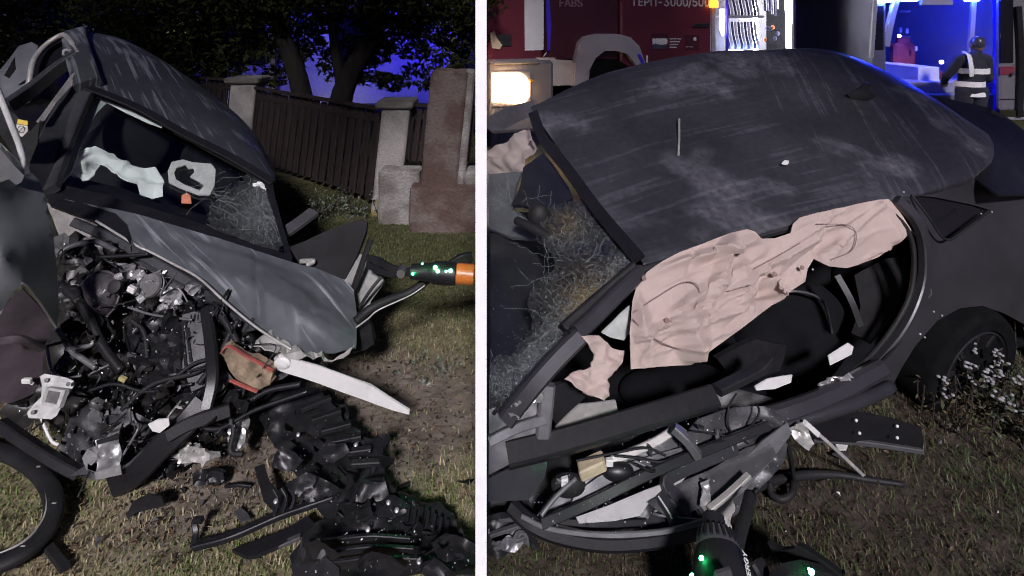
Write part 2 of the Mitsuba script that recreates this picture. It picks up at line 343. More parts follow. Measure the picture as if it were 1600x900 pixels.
# dead leaves and crumbs on the earth
def litter(n, x0, x1, y0, y1, keep, size, cols, seed):
    r = np.random.default_rng(seed); y = y0+(y1-y0)*r.random(n)**1.4; x = r.uniform(x0, x1, n); k = keep(x, y, r); x, y = x[k], y[k]; n = len(x)
    nn = r.normal(0, .35, (n, 3))+[0, 0, 1]; nn /= np.linalg.norm(nn, axis=1, keepdims=True)
    u = np.cross(nn, r.normal(size=(n, 3))); u /= np.linalg.norm(u, axis=1, keepdims=True)
    m = quads(np.stack([x, y, gh(x, y)+.008], 1), nn, u, r.uniform(.4, 1.2, n)*size, .45)
    return m, np.repeat(np.array(cols)[r.integers(0, len(cols), n)]*r.uniform(.6, 1.2, (n, 1)), 4, 0)
l1, lc1 = litter(13000, -3.4, -.06, 1.8, 5.2, lambda x, y, r: (x < wall_x(y)-.03) & (r.random(len(x)) < .22+zone(x, y)), .013,
                 [(.10, .06, .035), (.06, .04, .03), (.22, .18, .13), (.035, .025, .02), (.035, .025, .02), (.16, .11, .07)], 41)
stuff('fallen_leaves', l1, 'm_grass', 'brown dead leaves strewn over the bare earth near the fence', 'leaves', color=lc1)
l2, lc2 = litter(4200, .05, 4.4, 1.8, 4.6, lambda x, y, r: r.random(len(x)) < .25+zone(x, y), .012,
                 [(.10, .07, .045), (.05, .035, .025), (.16, .13, .10), (.03, .022, .02), (.13, .10, .07)], 42)
stuff('withered_leaves', l2, 'm_grass', 'withered brown leaves lying in the dull grass beside the rear wheel', 'leaves', color=lc2)

# ---------------------------------------------------------------- white board divider added to fill the gap between the two scenes
mat('white_paint', tint((.88, .88, .90), .02, 6, 40), .55)
pA, pB = np.array([-.0537*1.15, 1.15]), np.array([-.0537*8.6, 8.6]); dirp = (pB-pA)/np.linalg.norm(pB-pA); nrm = np.array([-dirp[1], dirp[0]])
part = thing('added_partition', 'tall smooth white board partition added end-on as a divider between the two wrecked cars', 'partition')
w_end = 9.0/900*1.15
c0 = pA+dirp*.03
obj('end_post', block([c0[0], c0[1], 1.08], [nrm[0]*w_end, nrm[1]*w_end, 0], [dirp[0]*.03, dirp[1]*.03, 0], [0, 0, 1.1], .001), 'm_white_paint', part)
for i in range(5):
    a, b = .062+i*1.482, .062+(i+1)*1.482-.004
    c = pA+dirp*(a+b)/2
    obj('board', block([c[0], c[1], 1.08], [nrm[0]*w_end*.8, nrm[1]*w_end*.8, 0], [dirp[0]*(b-a)/2, dirp[1]*(b-a)/2, 0], [0, 0, 1.095], .002), 'm_white_paint', part)

# ---------------------------------------------------------------- garden fence on the left
mat('concrete', col(lambda p, n, uv: mix((.22, .205, .19), (.40, .375, .345), smoothstep(.25, .75, fbm(p.x*5, p.y*5, p.z*4, 4)))*(.75+.5*noise(p.x*90, p.y*90, p.z*90))*mix((.62, .52, .22), (1, 1, 1), smoothstep(.05, .22, p.z+.25*noise(p.x*14, p.y*14, p.z*14)-.1))),
    .9, bump=(lambda p, n, uv: .004*fbm(p.x*60, p.y*60, p.z*60, 3), 1e-3))
mat('concrete_cap', tint((.15, .14, .12), .5, 7, 80), .95)
mat('pink_render', col(lambda p, n, uv: mix((.085, .055, .046), (.13, .105, .092), smoothstep(.4, .62, fbm(p.x*4, p.y*4, p.z*4+3, 4)))*(.7+.6*noise(p.x*60, p.y*60, p.z*60))),
    .95, bump=(lambda p, n, uv: .008*fbm(p.x*30, p.y*30, p.z*30, 4), 1e-3))
mat('grey_render', col(lambda p, n, uv: mix((.15, .135, .12), (.27, .255, .24), smoothstep(.3, .7, fbm(p.x*6, p.y*6, p.z*6, 4)))*(.7+.6*noise(p.x*70, p.y*70, p.z*70))), .95,
    bump=(lambda p, n, uv: .006*fbm(p.x*40, p.y*40, p.z*40, 4), 1e-3))
mat('fence_wood', col(lambda p, n, uv: mi.Color3f(.024, .0155, .014)*(.5+fbm(p.x*9, p.y*9, p.z*1.5, 3))*(.7+.6*noise(p.x*70, p.y*70, p.z*4))), .75)
def rough_block(c, sx, sy, sz, lean, mat_name, name, parent, amp=.008, seed=0, b=.02, label=None):
    m = block([0, 0, 0], [sx, 0, 0], [0, sy, 0], [0, 0, sz], b)
    for _ in range(4 if sz > .2 else 3): m = m.subdivide()
    v = np.array(m.vertices); v += amp*2*(meshkit.fbm(v*13+seed*9.1, 3, seed)-.5)[:, None]*v/np.linalg.norm(v, axis=1, keepdims=True)
    v[:, 0] += (v[:, 2]+sz)*lean
    return obj(name, trimesh.Trimesh(v+np.asarray(c), m.faces, process=False), mat_name, parent, label=label)
def pillar(px, py0, py1, hw, lean, label, Y, seed):
    t = thing('fence_pillar', label, 'pillar', 'concrete pillars of the garden fence')
    top, bot = P(px, py0, Y), P(px, py1, Y)
    z1 = top[2]; x = bot[0]
    rough_block([x, Y, z1/2-.05], hw, hw, z1/2+.05, lean, 'm_concrete', 'shaft', t, .008, seed)
    rough_block([x+lean*z1, Y, z1+.035], hw*1.35, hw*1.35, .035, 0, 'm_concrete_cap', 'cap', t, .01, seed+3)
    return t
pillar(375, 128, 300, .165, .10, 'further grey concrete fence pillar beside the car roof', 7.6, 1)
pillar(603, 166, 330, .135, .11, 'nearer grey concrete fence pillar with a yellowed foot', 5.7, 2)
pk = thing('brick_pillar', 'tall crumbling pink rendered gate pillar beside the white partition', 'pillar')
Yk = 5.35; b0 = P(680, 355, Yk)
rough_block([b0[0], Yk, .69], .165, .16, .74, .10, 'm_pink_render', 'shaft', pk, .014, 5)
rough_block([b0[0]+.215, Yk+.04, .86], .05, .12, .57, .10, 'm_grey_render', 'edge_strip', pk, .012, 6, label='pale bare mortar strip along the pillar')
rough_block([b0[0]+.12, Yk-.02, .17], .33, .19, .22, 0, 'm_pink_render', 'footing', pk, .018, 7)
rough_block([b0[0]-.34, Yk+.10, .22], .19, .11, .27, 0, 'm_grey_render', 'low_wall', pk, .014, 8, label='patched grey low wall at the foot of the pillar')
rough_block([b0[0]+.44, Yk+.05, .22], .16, .12, .28, 0, 'm_grey_render', 'low_wall', pk, .014, 9)
def fence_run(pA_, pB_, n, z0, z1, label):
    t = thing('slat_fence', label, 'fence')
    pA_, pB_ = np.array(pA_), np.array(pB_); r = np.random.default_rng(int(abs(pA_[0])*100)); d = (pB_-pA_)/np.linalg.norm(pB_-pA_)
    L = np.linalg.norm(pB_-pA_); nrm_ = np.array([-d[1], d[0]])
    for k in range(n):
        c = pA_+d*L*(k+.5)/n; h = r.uniform(-.012, .012); ln = r.uniform(-.02, .02)
        m = block([c[0], c[1], (z0+z1)/2+h], [d[0]*L/n*.36, d[1]*L/n*.36, 0], [nrm_[0]*.011, nrm_[1]*.011, 0], [.06*(z1-z0)+ln*.2, 0, (z1-z0)/2], .004)
        obj('slat', m, 'm_fence_wood', t)
    for z in (z0+.16, z1-.09):
        obj('rail', bar([*(pA_+nrm_*.035), z], [*(pB_+nrm_*.035), z], .05, .06), 'm_fence_wood', t)
    obj('top_rail', bar([*(pA_-nrm_*.002), z1+.03], [*(pB_-nrm_*.002), z1+.03], .06, .035), 'm_fence_wood', t)
q0, q1, q2, q3 = P(387, 0, 7.55)[:2], P(590, 0, 5.75)[:2], P(632, 0, 5.65)[:2], P(735, 0, 5.5)[:2]
fence_run([q0[0]+.05, q0[1]], [q1[0], q1[1]], 19, .10, .98, 'dark brown wooden slat fence between the two concrete pillars')
qL = np.array([-7.6, 10.0]); qa = P(368, 0, 7.65)[:2]
fence_run(qL, [qa[0]-.05, qa[1]], 34, .12, 1.06, 'dark wooden slat fence running left behind the car roof')
fence_run([q2[0], q2[1]+.1], [q3[0]-.36, q3[1]+.15], 4, .5, 1.02, 'short dark slat fence between the pillar and the gate pillar')
fence_run([q3[0]-.12, q3[1]+.2], [q3[0]+.02, q3[1]+.2], 2, .5, 1.0, 'strip of dark gate beside the white partition')

# ---------------------------------------------------------------- house behind the garden
mat('house_render', tint((.55, .54, .52), .25, 1.2, 20), .95)
hs = thing('garden_house', 'pale rendered house wall glowing in blue light behind the garden trees', 'house')
obj('wall', box(-7.2, -1.4, 13.0, 13.3, -.1, 4.2, .01), 'm_house_render', hs)
mat('dark_glass', (.01, .01, .014), .1)
for (a, b) in ((-6.6, -5.6), (-4.0, -3.1)):
    w_ = obj('window', cat([bar([a, 12.985, .9], [b, 12.985, .9], .06, .06), bar([a, 12.985, 2.1], [b, 12.985, 2.1], .06, .06), bar([a, 12.985, .9], [a, 12.985, 2.1], .06, .06, (0, 1, 0)), bar([b, 12.985, .9], [b, 12.985, 2.1], .06, .06, (0, 1, 0))]), 'm_fence_wood', hs)
    obj('pane', box(a+.03, b-.03, 12.975, 12.998, .93, 2.07, .002), 'm_dark_glass', w_)
obj('drainpipe', tube([[-5.27, 12.92, -.1], [-5.27, 12.92, 4.1]], .05), 'm_grey_plastic', hs)

# ---------------------------------------------------------------- trees in the garden
mat('bark', col(lambda p, n, uv: mi.Color3f(.020, .017, .014)*(.4+1.2*fbm(p.x*12, p.y*12, p.z*3, 4))), .95, bump=(lambda p, n, uv: .02*fbm(p.x*25, p.y*25, p.z*6, 3), 2e-3))
scene['m_leaf'] = {'type': 'principledthin', 'base_color': {'type': 'mesh_attribute', 'name': 'vertex_color'}, 'roughness': .45, 'diff_trans': .35, 'eta': 1.35}
def crown(blobs, n, size, cols, seed):
    """many leaves spread through the volumes of the clumps (centre, radii)"""
    r = np.random.default_rng(seed); V, Fc, C, at = [], [], [], 0
    vol = np.array([b[3]*b[4]*b[5] for b in blobs])**.8; cnt = (n*vol/vol.sum()).astype(int)
    for b, k in zip(blobs, cnt):
        g = r.normal(size=(k, 3)); g /= np.linalg.norm(g, axis=1, keepdims=True); g *= (.35+.65*r.random(k)**.5)[:, None]
        g *= (1+.7*(meshkit.noise(g*2.5+seed+b[0]*3, seed)-.5))[:, None]
        c = g*np.array(b[3:6])+np.array(b[:3])
        c = c[meshkit.fbm(c*2.4, 3, seed+2) > .37]
        m = len(c); nn = r.normal(size=(m, 3))+[0, -.3, .6]; nn /= np.linalg.norm(nn, axis=1, keepdims=True)
        u = np.cross(nn, r.normal(size=(m, 3))); u /= np.linalg.norm(u, axis=1, keepdims=True)
        v, f = quads(c, nn, u, r.uniform(.6, 1.3, m)*size, .42)
        V.append(v); Fc.append(f+at); at += len(v); C.append(np.repeat(np.array(cols)[r.integers(0, len(cols), m)]*r.uniform(.5, 1.4, (m, 1)), 4, 0))
    return (np.vstack(V), np.vstack(Fc)), np.vstack(C)
LEAF = [(.030, .042, .014), (.040, .048, .018), (.022, .032, .012), (.05, .052, .02), (.028, .03, .016)]
def tree(label, base, trunks, blobs, n, size, seed, group='dark trees in the garden'):
    t = thing('garden_tree', label, 'tree', group)
    for tr in trunks:
        obj('trunk', tube([np.array(p[:3]) for p in tr], 1.0, k=9, n=16, scale=[p[3] for p in tr]), 'm_bark', t, smooth=True)
    m, c = crown(blobs, n, size, LEAF, seed)
    obj('crown', m, 'm_leaf', t, color=c)
def B(px, py, Y, rx, rz, ry=None):
    c = P(px, py, Y); return [*c, rx, ry or rx*.7, rz]
b1 = P(500, 150, 7.9)
tree('dark broadleaf tree with two leaning trunks before the blue wall', b1,
     [[[b1[0]-.12, 7.9, -.1, .17], [b1[0]-.3, 7.9, 1.1, .13], [b1[0]-.72, 7.8, 2.3, .09], [b1[0]-.9, 7.7, 3.4, .05]],
      [[b1[0]+.18, 7.95, -.1, .19], [b1[0]+.30, 7.95, .9, .15], [b1[0]+.80, 7.95, 1.9, .11], [b1[0]+1.1, 7.9, 3.2, .06]],
      [[b1[0]+.30, 7.95, .9, .09], [b1[0]+.18, 7.9, 1.7, .06], [b1[0]+.1, 7.9, 2.6, .04]]],
     [B(440, -8, 7.7, .9, .42), B(530, 0, 8.0, .6, .26), B(620, 12, 7.8, .75, .38), B(690, 40, 7.7, .5, .38), B(560, -45, 7.6, 1.6, .5), B(410, 50, 7.9, .42, .42), B(650, 80, 8.2, .28, .16), B(470, 85, 8.1, .2, .16), B(585, 122, 8.3, .45, .09), B(475, 60, 8.2, .35, .22), B(545, 70, 8.3, .22, .2), B(680, 130, 8.2, .3, .12), B(720, 60, 8.0, .35, .3), B(600, 75, 8.4, .25, .14), B(430, 120, 8.2, .22, .16), B(560, 100, 8.5, .3, .16), B(520, 95, 8.4, .26, .3), B(588, 75, 8.4, .3, .26), B(615, 128, 8.4, .32, .13), B(455, 90, 8.3, .2, .2), B(625, 50, 8.4, .3, .2), B(650, 110, 8.5, .25, .12), B(500, 30, 8.3, .4, .25), B(580, 30, 8.4, .3, .25), B(700, 110, 7.8, .3, .25), B(690, -20, 7.4, .8, .5)], 24000, .05, 51)
b2 = P(330, 150, 8.6)
tree('dense dark tree with brownish foliage above the car roof', b2,
     [[[b2[0], 8.6, -.1, .16], [b2[0]+.1, 8.6, 1.4, .12], [b2[0], 8.5, 3.0, .07]]],
     [B(260, 40, 8.2, .95, .6), B(340, 45, 8.0, .75, .65), B(230, 70, 8.6, .6, .5), B(300, 90, 8.5, .8, .45), B(370, 70, 8.3, .45, .5), B(330, -20, 7.9, 1.1, .6), B(200, 10, 8.4, .8, .5)], 10500, .06, 52)
b3 = P(100, 150, 10.5)
tree('dark tree half lost in the night at far left', b3,
     [[[b3[0], 10.5, -.1, .17], [b3[0]-.1, 10.5, 1.5, .12], [b3[0]+.2, 10.5, 3.2, .07]]],
     [B(90, 20, 10.2, 1.3, .6), B(20, 10, 10.4, 1.0, .55), B(150, 40, 10.6, .9, .6), B(60, -30, 10, 1.6, .5)], 6500, .065, 53)
b4 = P(20, 150, 13.0)  # dark tree added to cover the sunlit ground past the fence
tree('low bushy dark tree added behind the fence at the left edge', b4, [[[b4[0], 13, -.1, .14], [b4[0]+.1, 13, 1.0, .1], [b4[0], 13, 2.2, .05]]],
     [B(10, 90, 12.6, 1.5, .8), B(70, 80, 13, 1.3, .8), B(120, 95, 12.4, 1.0, .7), B(40, 40, 13, 1.8, .8), B(-40, 70, 12.8, 1.4, 1.0), B(170, 90, 12.8, 1.0, .7), B(220, 100, 12.6, .9, .6)], 7500, .075, 54)
# weeds at the foot of the fence
def weed(label, px, py, n, spread, hgt, size, cols, seed, flowers=None):
    t = thing('weed_clump', label, 'plant'); r = np.random.default_rng(seed); c = G(px, py)
    st, V, Fc, C, at = [], [], [], [], 0
    for k in range(n):
        b = c+np.array([r.normal(0, spread), r.normal(0, spread*.6), -.02]); top = b+np.array([r.normal(0, hgt*.35), r.normal(0, hgt*.25), hgt*r.uniform(.5, 1.1)])
        st.append(tube([b, (b+top)/2+r.normal(0, .02, 3), top], .0035, k=5, n=6))
        m = 16; s = r.random(m); cc = b+(top-b)*s[:, None]+r.normal(0, size*1.1, (m, 3)); nn = r.normal(size=(m, 3))+[0, -.5, .8]; nn /= np.linalg.norm(nn, axis=1, keepdims=True)
        u = np.cross(nn, r.normal(size=(m, 3))); u /= np.linalg.norm(u, axis=1, keepdims=True)
        v, f = quads(cc, nn, u, r.uniform(.6, 1.2, m)*size, .4); V.append(v); Fc.append(f+at); at += len(v)
        C.append(np.repeat(np.array(cols)[r.integers(0, len(cols), m)]*r.uniform(.6, 1.3, (m, 1)), 4, 0))
    obj('stem', cat(st), 'm_fence_wood', t); obj('leaf', (np.vstack(V), np.vstack(Fc)), 'm_leaf', t, color=np.vstack(C))
    if flowers:
        fl = []
        for k in range(flowers):
            b = c+np.array([r.normal(0, spread), r.normal(0, spread*.6), hgt*r.uniform(.3, 1.05)])
            for j in range(5): fl.append(lump(b+r.normal(0, .012, 3), [.009, .009, .006], .2, k*5+j, 1))
        obj('flower', cat(fl), 'm_petal', t, label='small off white flower clusters')
mat('petal', (.27, .265, .28), .9)
PALE = [(.20, .24, .19), (.14, .17, .12), (.09, .11, .06), (.25, .28, .24)]
weed('pale grey green weed clump growing before the slat fence', 520, 338, 26, .17, .24, .022, PALE, 61)
weed('straggly weed clump beside the right edge of the car roof', 452, 330, 20, .18, .24, .02, [(.10, .10, .06), (.14, .13, .09), (.07, .08, .04)], 62)
weed('low weed with pale leaves at the edge of the bare earth', 695, 575, 20, .11, .05, .013, PALE, 63)

# unseen trees added behind the camera: dense crowns shade the garden and road beyond
def shade_tree(label, x, bx, y, z0, z1, rx, n, seed):
    t = thing('added_shade_tree', label, 'tree', 'added shade trees behind the photographer')
    obj('trunk', tube([[bx, y, -.2], [bx+.1, y, z0*.55], [bx+(x-bx)*.25, y, z0*.95], [x, y, z0+4], [x+.1, y, z1-1]], 1., n=20, k=9, scale=[.34, .28, .24, .16, .05]), 'm_bark', t, smooth=True)
    m, c = crown([[x, y, z0+(z1-z0)*a, rx*w, 1.3, (z1-z0)*.26] for a, w in ((.22, 1.), (.42, 1.1), (.62, .95), (.80, .7))]+[[x+s*rx*.7, y, z0+(z1-z0)*b, rx*.6, 1.1, (z1-z0)*.24] for s in (-1, 1) for b in (.24, .5)], n, .26, LEAF, seed)
    obj('crown', m, 'm_leaf', t, color=c)
ORD = 'first second third fourth fifth sixth seventh eighth ninth'.split()
for i, (x, n) in enumerate(((-17.5, 5000), (-13.5, 5000), (-9.8, 5000), (-6.4, 4600), (-3.0, 4000), (.8, 3400), (4.4, 3400), (8.4, 500), (12.2, 5000))):  # leaf counts set how much sun each added crown lets through
    shade_tree(ORD[i]+' tall leafy tree added for shade counted from the left behind the photographer', x, {-3.0: -5.6, .8: 5.7, 4.4: 6.3}.get(x, x), -3.6, 5.7, 27, 2.6, n, 200+i)
# ---------------------------------------------------------------- left wreck
def scratched(base, dust, ax, f=55., thr=.52, spread=3.):
    """dark paint with pale rub marks running along one direction"""
    ax = np.asarray(ax, float)/np.linalg.norm(ax); s = np.cross(ax, [0, 0, 1.]); s /= np.linalg.norm(s)
    def fn(p, n, uv):
        a = p.x*ax[0]+p.y*ax[1]+p.z*ax[2]; b = p.x*s[0]+p.y*s[1]+p.z*s[2]
        st = fbm(a*spread, b*f, p.z*2, 3); patch = fbm(p.x*3.5+9, p.y*3.5, p.z*3.5, 3)
        d = fbm(p.x*25, p.y*25, p.z*25, 3)
        w = smoothstep(thr, thr+.16, st*.62+patch*.5-.06)
        return mix(mi.Color3f(*base)*(.8+.4*d), dust, w*.85)
    return col(fn)
mat('grey_paint', col(lambda p, n, uv: mi.Color3f(.165, .172, .185)*(.75+.5*fbm(p.x*7, p.y*7, p.z*7, 3))), .55, .1)
mat('roof_paint', scratched((.050, .055, .061), (.21, .22, .235), (.62, -.62, -.45), 60, .505, 2.2), .42, .3, clearcoat=.5, clearcoat_gloss=.8)
mat('scuffed_paint', scratched((.072, .080, .089), (.30, .31, .335), (.35, -.2, -.9), 60, .575, 4), .5, .15, clearcoat=.25, clearcoat_gloss=.7)
mat('silver_paint', tint((.34, .35, .365), .15, 7, 60), .45, .2)  # lit copy of the car grey, flash highlight put into the colour
mat('inner_paint', tint((.045, .047, .052), .4, 8, 50), .45, .2)
mat('bag_white', col(lambda p, n, uv: mi.Color3f(.76, .80, .77)*(.85+.3*fbm(p.x*8, p.y*8, p.z*8, 3))), .9)
mat('bag_bump', (.62, .66, .63), .9)
scene['m_screen'] = {'type': 'thindielectric', 'int_ior': 1.5, 'specular_transmittance': {'type': 'rgb', 'value': [.90, .94, .93]}}
scene['m_crazed'] = {'type': 'twosided', 'bsdf': {'type': 'roughplastic', 'alpha': .12, 'diffuse_reflectance': {'type': 'rgb', 'value': [.30, .36, .36]}}}
scene['m_glint'] = {'type': 'twosided', 'bsdf': {'type': 'principled', 'base_color': {'type': 'rgb', 'value': [.75, .82, .82]}, 'metallic': .5, 'roughness': .2}}
car = thing('wrecked_car', 'crushed grey car seen from the front with folded bonnet and torn open engine bay', 'car')
WS = [(138, 140, 3.75), (424, 275, 3.55), (80, 300, 3.10), (455, 405, 2.95)]                # plane of the windscreen
def wsd(px, py, off=0.): return float(interp([(a, b, c+off) for a, b, c in WS])(np.array([[px, py]], float))[0])
def W(px, py, off=0.): return P(px, py, wsd(px, py, off))
mat('lining', tint((.30, .34, .32), .2, 8, 60), .8)
# roof: front edge, then back over the ridge and down behind it
def grid(rows, nu, nv, t, crumple=0., freq=5., seed=0, ridge=False):
    R = [spline([P(*q) for q in r], nu) for r in rows]
    g = np.array([spline([r[i] for r in R], nv) for i in range(nu)]).transpose(1, 0, 2)
    v = g.reshape(-1, 3); i = np.arange(nu*nv).reshape(nv, nu)
    a, b, c, d = i[:-1, :-1].ravel(), i[:-1, 1:].ravel(), i[1:, 1:].ravel(), i[1:, :-1].ravel()
    f = np.vstack([np.stack([a, b, c], 1), np.stack([a, c, d], 1)])
    m = np.cross(v[f[:, 1]]-v[f[:, 0]], v[f[:, 2]]-v[f[:, 0]]).sum(0); c0 = v.mean(0)
    if m@(np.array([0, 0, CAM_H+1])-c0) < 0: f = f[:, ::-1]
    if crumple: v = crumpled(v, f, crumple, freq, seed, ridge)
    return thicken(v, f, t)
obj('roof', grid([[(140, 133, 3.72), (215, 164, 3.70), (285, 203, 3.65), (360, 240, 3.58), (428, 281, 3.50)],
                  [(132, 92, 3.95), (205, 122, 3.98), (290, 165, 3.95), (370, 210, 3.85), (429, 276, 3.60)],
                  [(126, 56, 4.35), (205, 76, 4.45), (300, 133, 4.45), (385, 200, 4.25), (429, 270, 3.75)],
                  [(135, 50, 5.0), (200, 66, 5.2), (300, 127, 5.2), (385, 197, 4.9), (428, 268, 4.2)],
                  [(150, 75, 5.6), (200, 90, 5.8), (290, 150, 5.7), (370, 220, 5.4), (420, 285, 4.6)]], 60, 40, .006, .022, 3.2, 3), 'm_roof_paint', car, smooth=True)
obj('roof_lip', beam([P(138, 137, 3.70), P(215, 168, 3.68), P(285, 207, 3.63), P(360, 245, 3.56), P(427, 285, 3.49)], .05, .018, (0, -.4, 1), 30), 'm_satin_black', car)
# windscreen surround, glass, cracks
fr = [(141, 138), (215, 171), (285, 210), (360, 248), (426, 284), (428, 300), (440, 345), (457, 402), (455, 412), (380, 392), (300, 362), (230, 342), (150, 322), (72, 308), (78, 290), (98, 235), (120, 180)]
hole = [(150, 151), (200, 169), (255, 197), (330, 240), (412, 285), (420, 310), (432, 350), (446, 396), (380, 376), (300, 345), (230, 323), (160, 303), (95, 288), (93, 272), (110, 225), (130, 170)]
obj('screen_surround', panel(fr, WS, .006, 9, holes=[hole]), 'm_satin_black', car)
fx = lambda L, o: [(a, b, c+o) for a, b, c in L]
q_, f_ = sheet2d(hole, 14); d_ = interp(fx(WS, .003))(q_)
gl = obj('windscreen', (np.stack([(q_[:, 0]-800)/F*d_, d_, CAM_H-(q_[:, 1]-YH)/F*d_], 1), f_), 'm_screen', car, smooth=False)
r = np.random.default_rng(5); holeP = Polygon(hole)
def in_hole(a, b): return holeP.contains(Point(a, b))
ribs = []
dens1 = lambda x, y: np.clip(1.0*np.exp(-(((x-412)/34)**2+((y-330)/50)**2))+.35*np.exp(-(((x-370)/50)**2+((y-340)/40)**2)), 0, 1)
(m_, c_), l_ = crazed(hole, dens1, W, 15000, 33, -.002)
k = obj('crazed_glass', m_, 'm_crazed_cell', gl, color=c_); labels[k] = dict(kind='stuff')
k = obj('fracture_lines', l_, 'm_crazed', gl, smooth=False); labels[k] = dict(kind='stuff')
def crack(a, b, w=.0006, off=-.004, jag=3):
    n = max(2, int(math.hypot(a[0]-b[0], a[1]-b[1])/14)); pts = []
    for i in range(n+1):
        s = i/n; x = a[0]+(b[0]-a[0])*s+r.normal(0, jag)*(0 < i < n); y = a[1]+(b[1]-a[1])*s+r.normal(0, jag)*(0 < i < n)
        if not in_hole(x, y): break
        pts.append(W(x, y, off))
    if len(pts) > 1: ribs.append(sweep(np.array(pts), circ(w, 4)))
cx, cy = 405, 325
for k in range(9):
    a = r.uniform(0, 2*np.pi); L = r.uniform(25, 120)*(1.6 if abs(math.cos(a)) > .7 else 1); s = r.uniform(3, 20)
    crack((cx+s*math.cos(a), cy+s*math.sin(a)), (cx+L*math.cos(a), cy+L*math.sin(a)))
for k in range(16):
    x, y = r.normal(400, 28), r.normal(325, 38); a = r.uniform(0, np.pi*2); L = r.uniform(8, 26)
    if in_hole(x, y): crack((x, y), (x+L*math.cos(a), y+L*math.sin(a)), .0008)
for k in range(12):
    crack((r.uniform(290, 340), r.uniform(285, 340)), (r.uniform(350, 400), r.uniform(260, 360)), .0007)
obj('cracks', cat(ribs), 'm_crazed', gl); labels[gl+'__cracks'] = dict(kind='stuff')
gr = []
for k in range(1300):
    x, y = r.normal(404, 28), r.normal(330, 44)
    if r.random() < .3: x, y = r.uniform(340, 445), r.uniform(255, 395)
    if in_hole(x, y): gr.append(shard(W(x, y, -.006), r.uniform(.0008, .0028), r, .4, 6))
obj('glass_crumbs', cat(gr), 'm_glint', gl); labels[gl+'__glass_crumbs'] = dict(kind='stuff')
# cabin behind the glass
obj('cabin_lining', panel([(146, 150), (425, 285), (450, 400), (300, 375), (70, 300)], [(146, 150, 4.5), (425, 285, 4.2), (450, 400, 3.7), (70, 300, 4.0)], .02, 20, .05, 3, 4), 'm_cloth_dark', car)
obj('dashboard', panel([(90, 270), (180, 292), (300, 330), (400, 362), (450, 398), (452, 408), (380, 390), (300, 362), (200, 335), (76, 306)], [(90, 270, 3.45), (300, 330, 3.35), (450, 398, 3.1), (300, 362, 3.1), (76, 306, 3.15)], .02, 10, .02, 7, 3), 'm_satin_black', car)
for (a, b, s) in ((215, 215, 1.), (330, 262, .95)):
    c = P(a, b, 4.05); seat = obj('seat', lump(c, [.24*s, .10, .26*s], .08, int(a), 3, 1.5), 'm_cloth_dark', car, smooth=True)
    c = P(a-8, b-38, 4.1); obj('headrest', lump(c, [.12, .05, .08], .1, int(b), 3, 1.5), 'm_cloth_dark', seat, smooth=True)
obj('airbag', panel([(112, 262), (122, 240), (148, 227), (165, 236), (205, 258), (240, 258), (256, 285), (255, 307), (238, 312), (218, 303), (214, 286), (190, 275), (157, 258), (148, 276), (128, 280), (114, 272)],
    [(112, 262, 3.42), (148, 227, 3.5), (205, 258, 3.48), (256, 285, 3.38), (238, 310, 3.3), (157, 258, 3.40), (128, 278, 3.32)], .006, 3.5, .02, 5, 8, fold=[(22, .018, 40, 12, 20, 35, 5), (24, .008, 24, 5, 60, 60, 6)]), 'm_bag_white', car, smooth=60, label='limp white airbag slumped over the dashboard')
obj('airbag', panel([(150, 165), (158, 170), (157, 190), (140, 205), (122, 222), (115, 232), (122, 210), (130, 190), (140, 172)], [(150, 165, 3.85), (115, 232, 3.62)], .02, 7, .02, 12, 4), 'm_bag_white', car, smooth=60, label='small side airbag hanging beside the left pillar')
obj('sun_strip', panel([(162, 153), (200, 167), (254, 195), (253, 200), (230, 192), (196, 176), (166, 160)], fx(WS, .06), .004, 8), 'm_bag_white', car, label='pale strip along the top of the windscreen')
mat('mount_grey', tint((.40, .43, .41), .25, 30, 90), .6)
mb = obj('mirror_mount', panel([(268, 253), (286, 249), (300, 253), (330, 256), (337, 265), (335, 290), (328, 304), (310, 304), (288, 296), (264, 285), (262, 268)],
    fx(WS, -.02), .008, 3, .006, 14, 6, holes=[[(276, 262), (290, 257), (294, 263), (302, 262), (304, 268), (297, 276), (310, 283), (319, 290), (312, 298), (290, 289), (275, 280), (272, 270)]]), 'm_mount_grey', car, label='torn white mirror mounting plate stuck on the cracked glass')
tg = thing('scent_card', 'orange scent card hanging below the white plate behind the windscreen', 'air freshener')
mat('orange_card', tint((.55, .20, .12), .3, 30, 90), .8)
obj('cord', pt([(291, 296, wsd(291, 296, -.045)), (291, 304, wsd(291, 304, -.045))], .0012, k=5), 'm_white_plastic', tg)
obj('card', panel([(284, 305), (290, 302), (293, 302), (298, 306), (299, 318), (283, 317)], fx(WS, -.045), .003, 5), 'm_orange_card', tg)
obj('pillar_lining', panel([(133, 168), (150, 152), (168, 160), (150, 178), (128, 222), (112, 268), (98, 284), (93, 272), (110, 225)], fx(WS, .06), .01, 8, .006, 8, 3), 'm_lining', car, label='pale green grey pillar lining behind the glass')
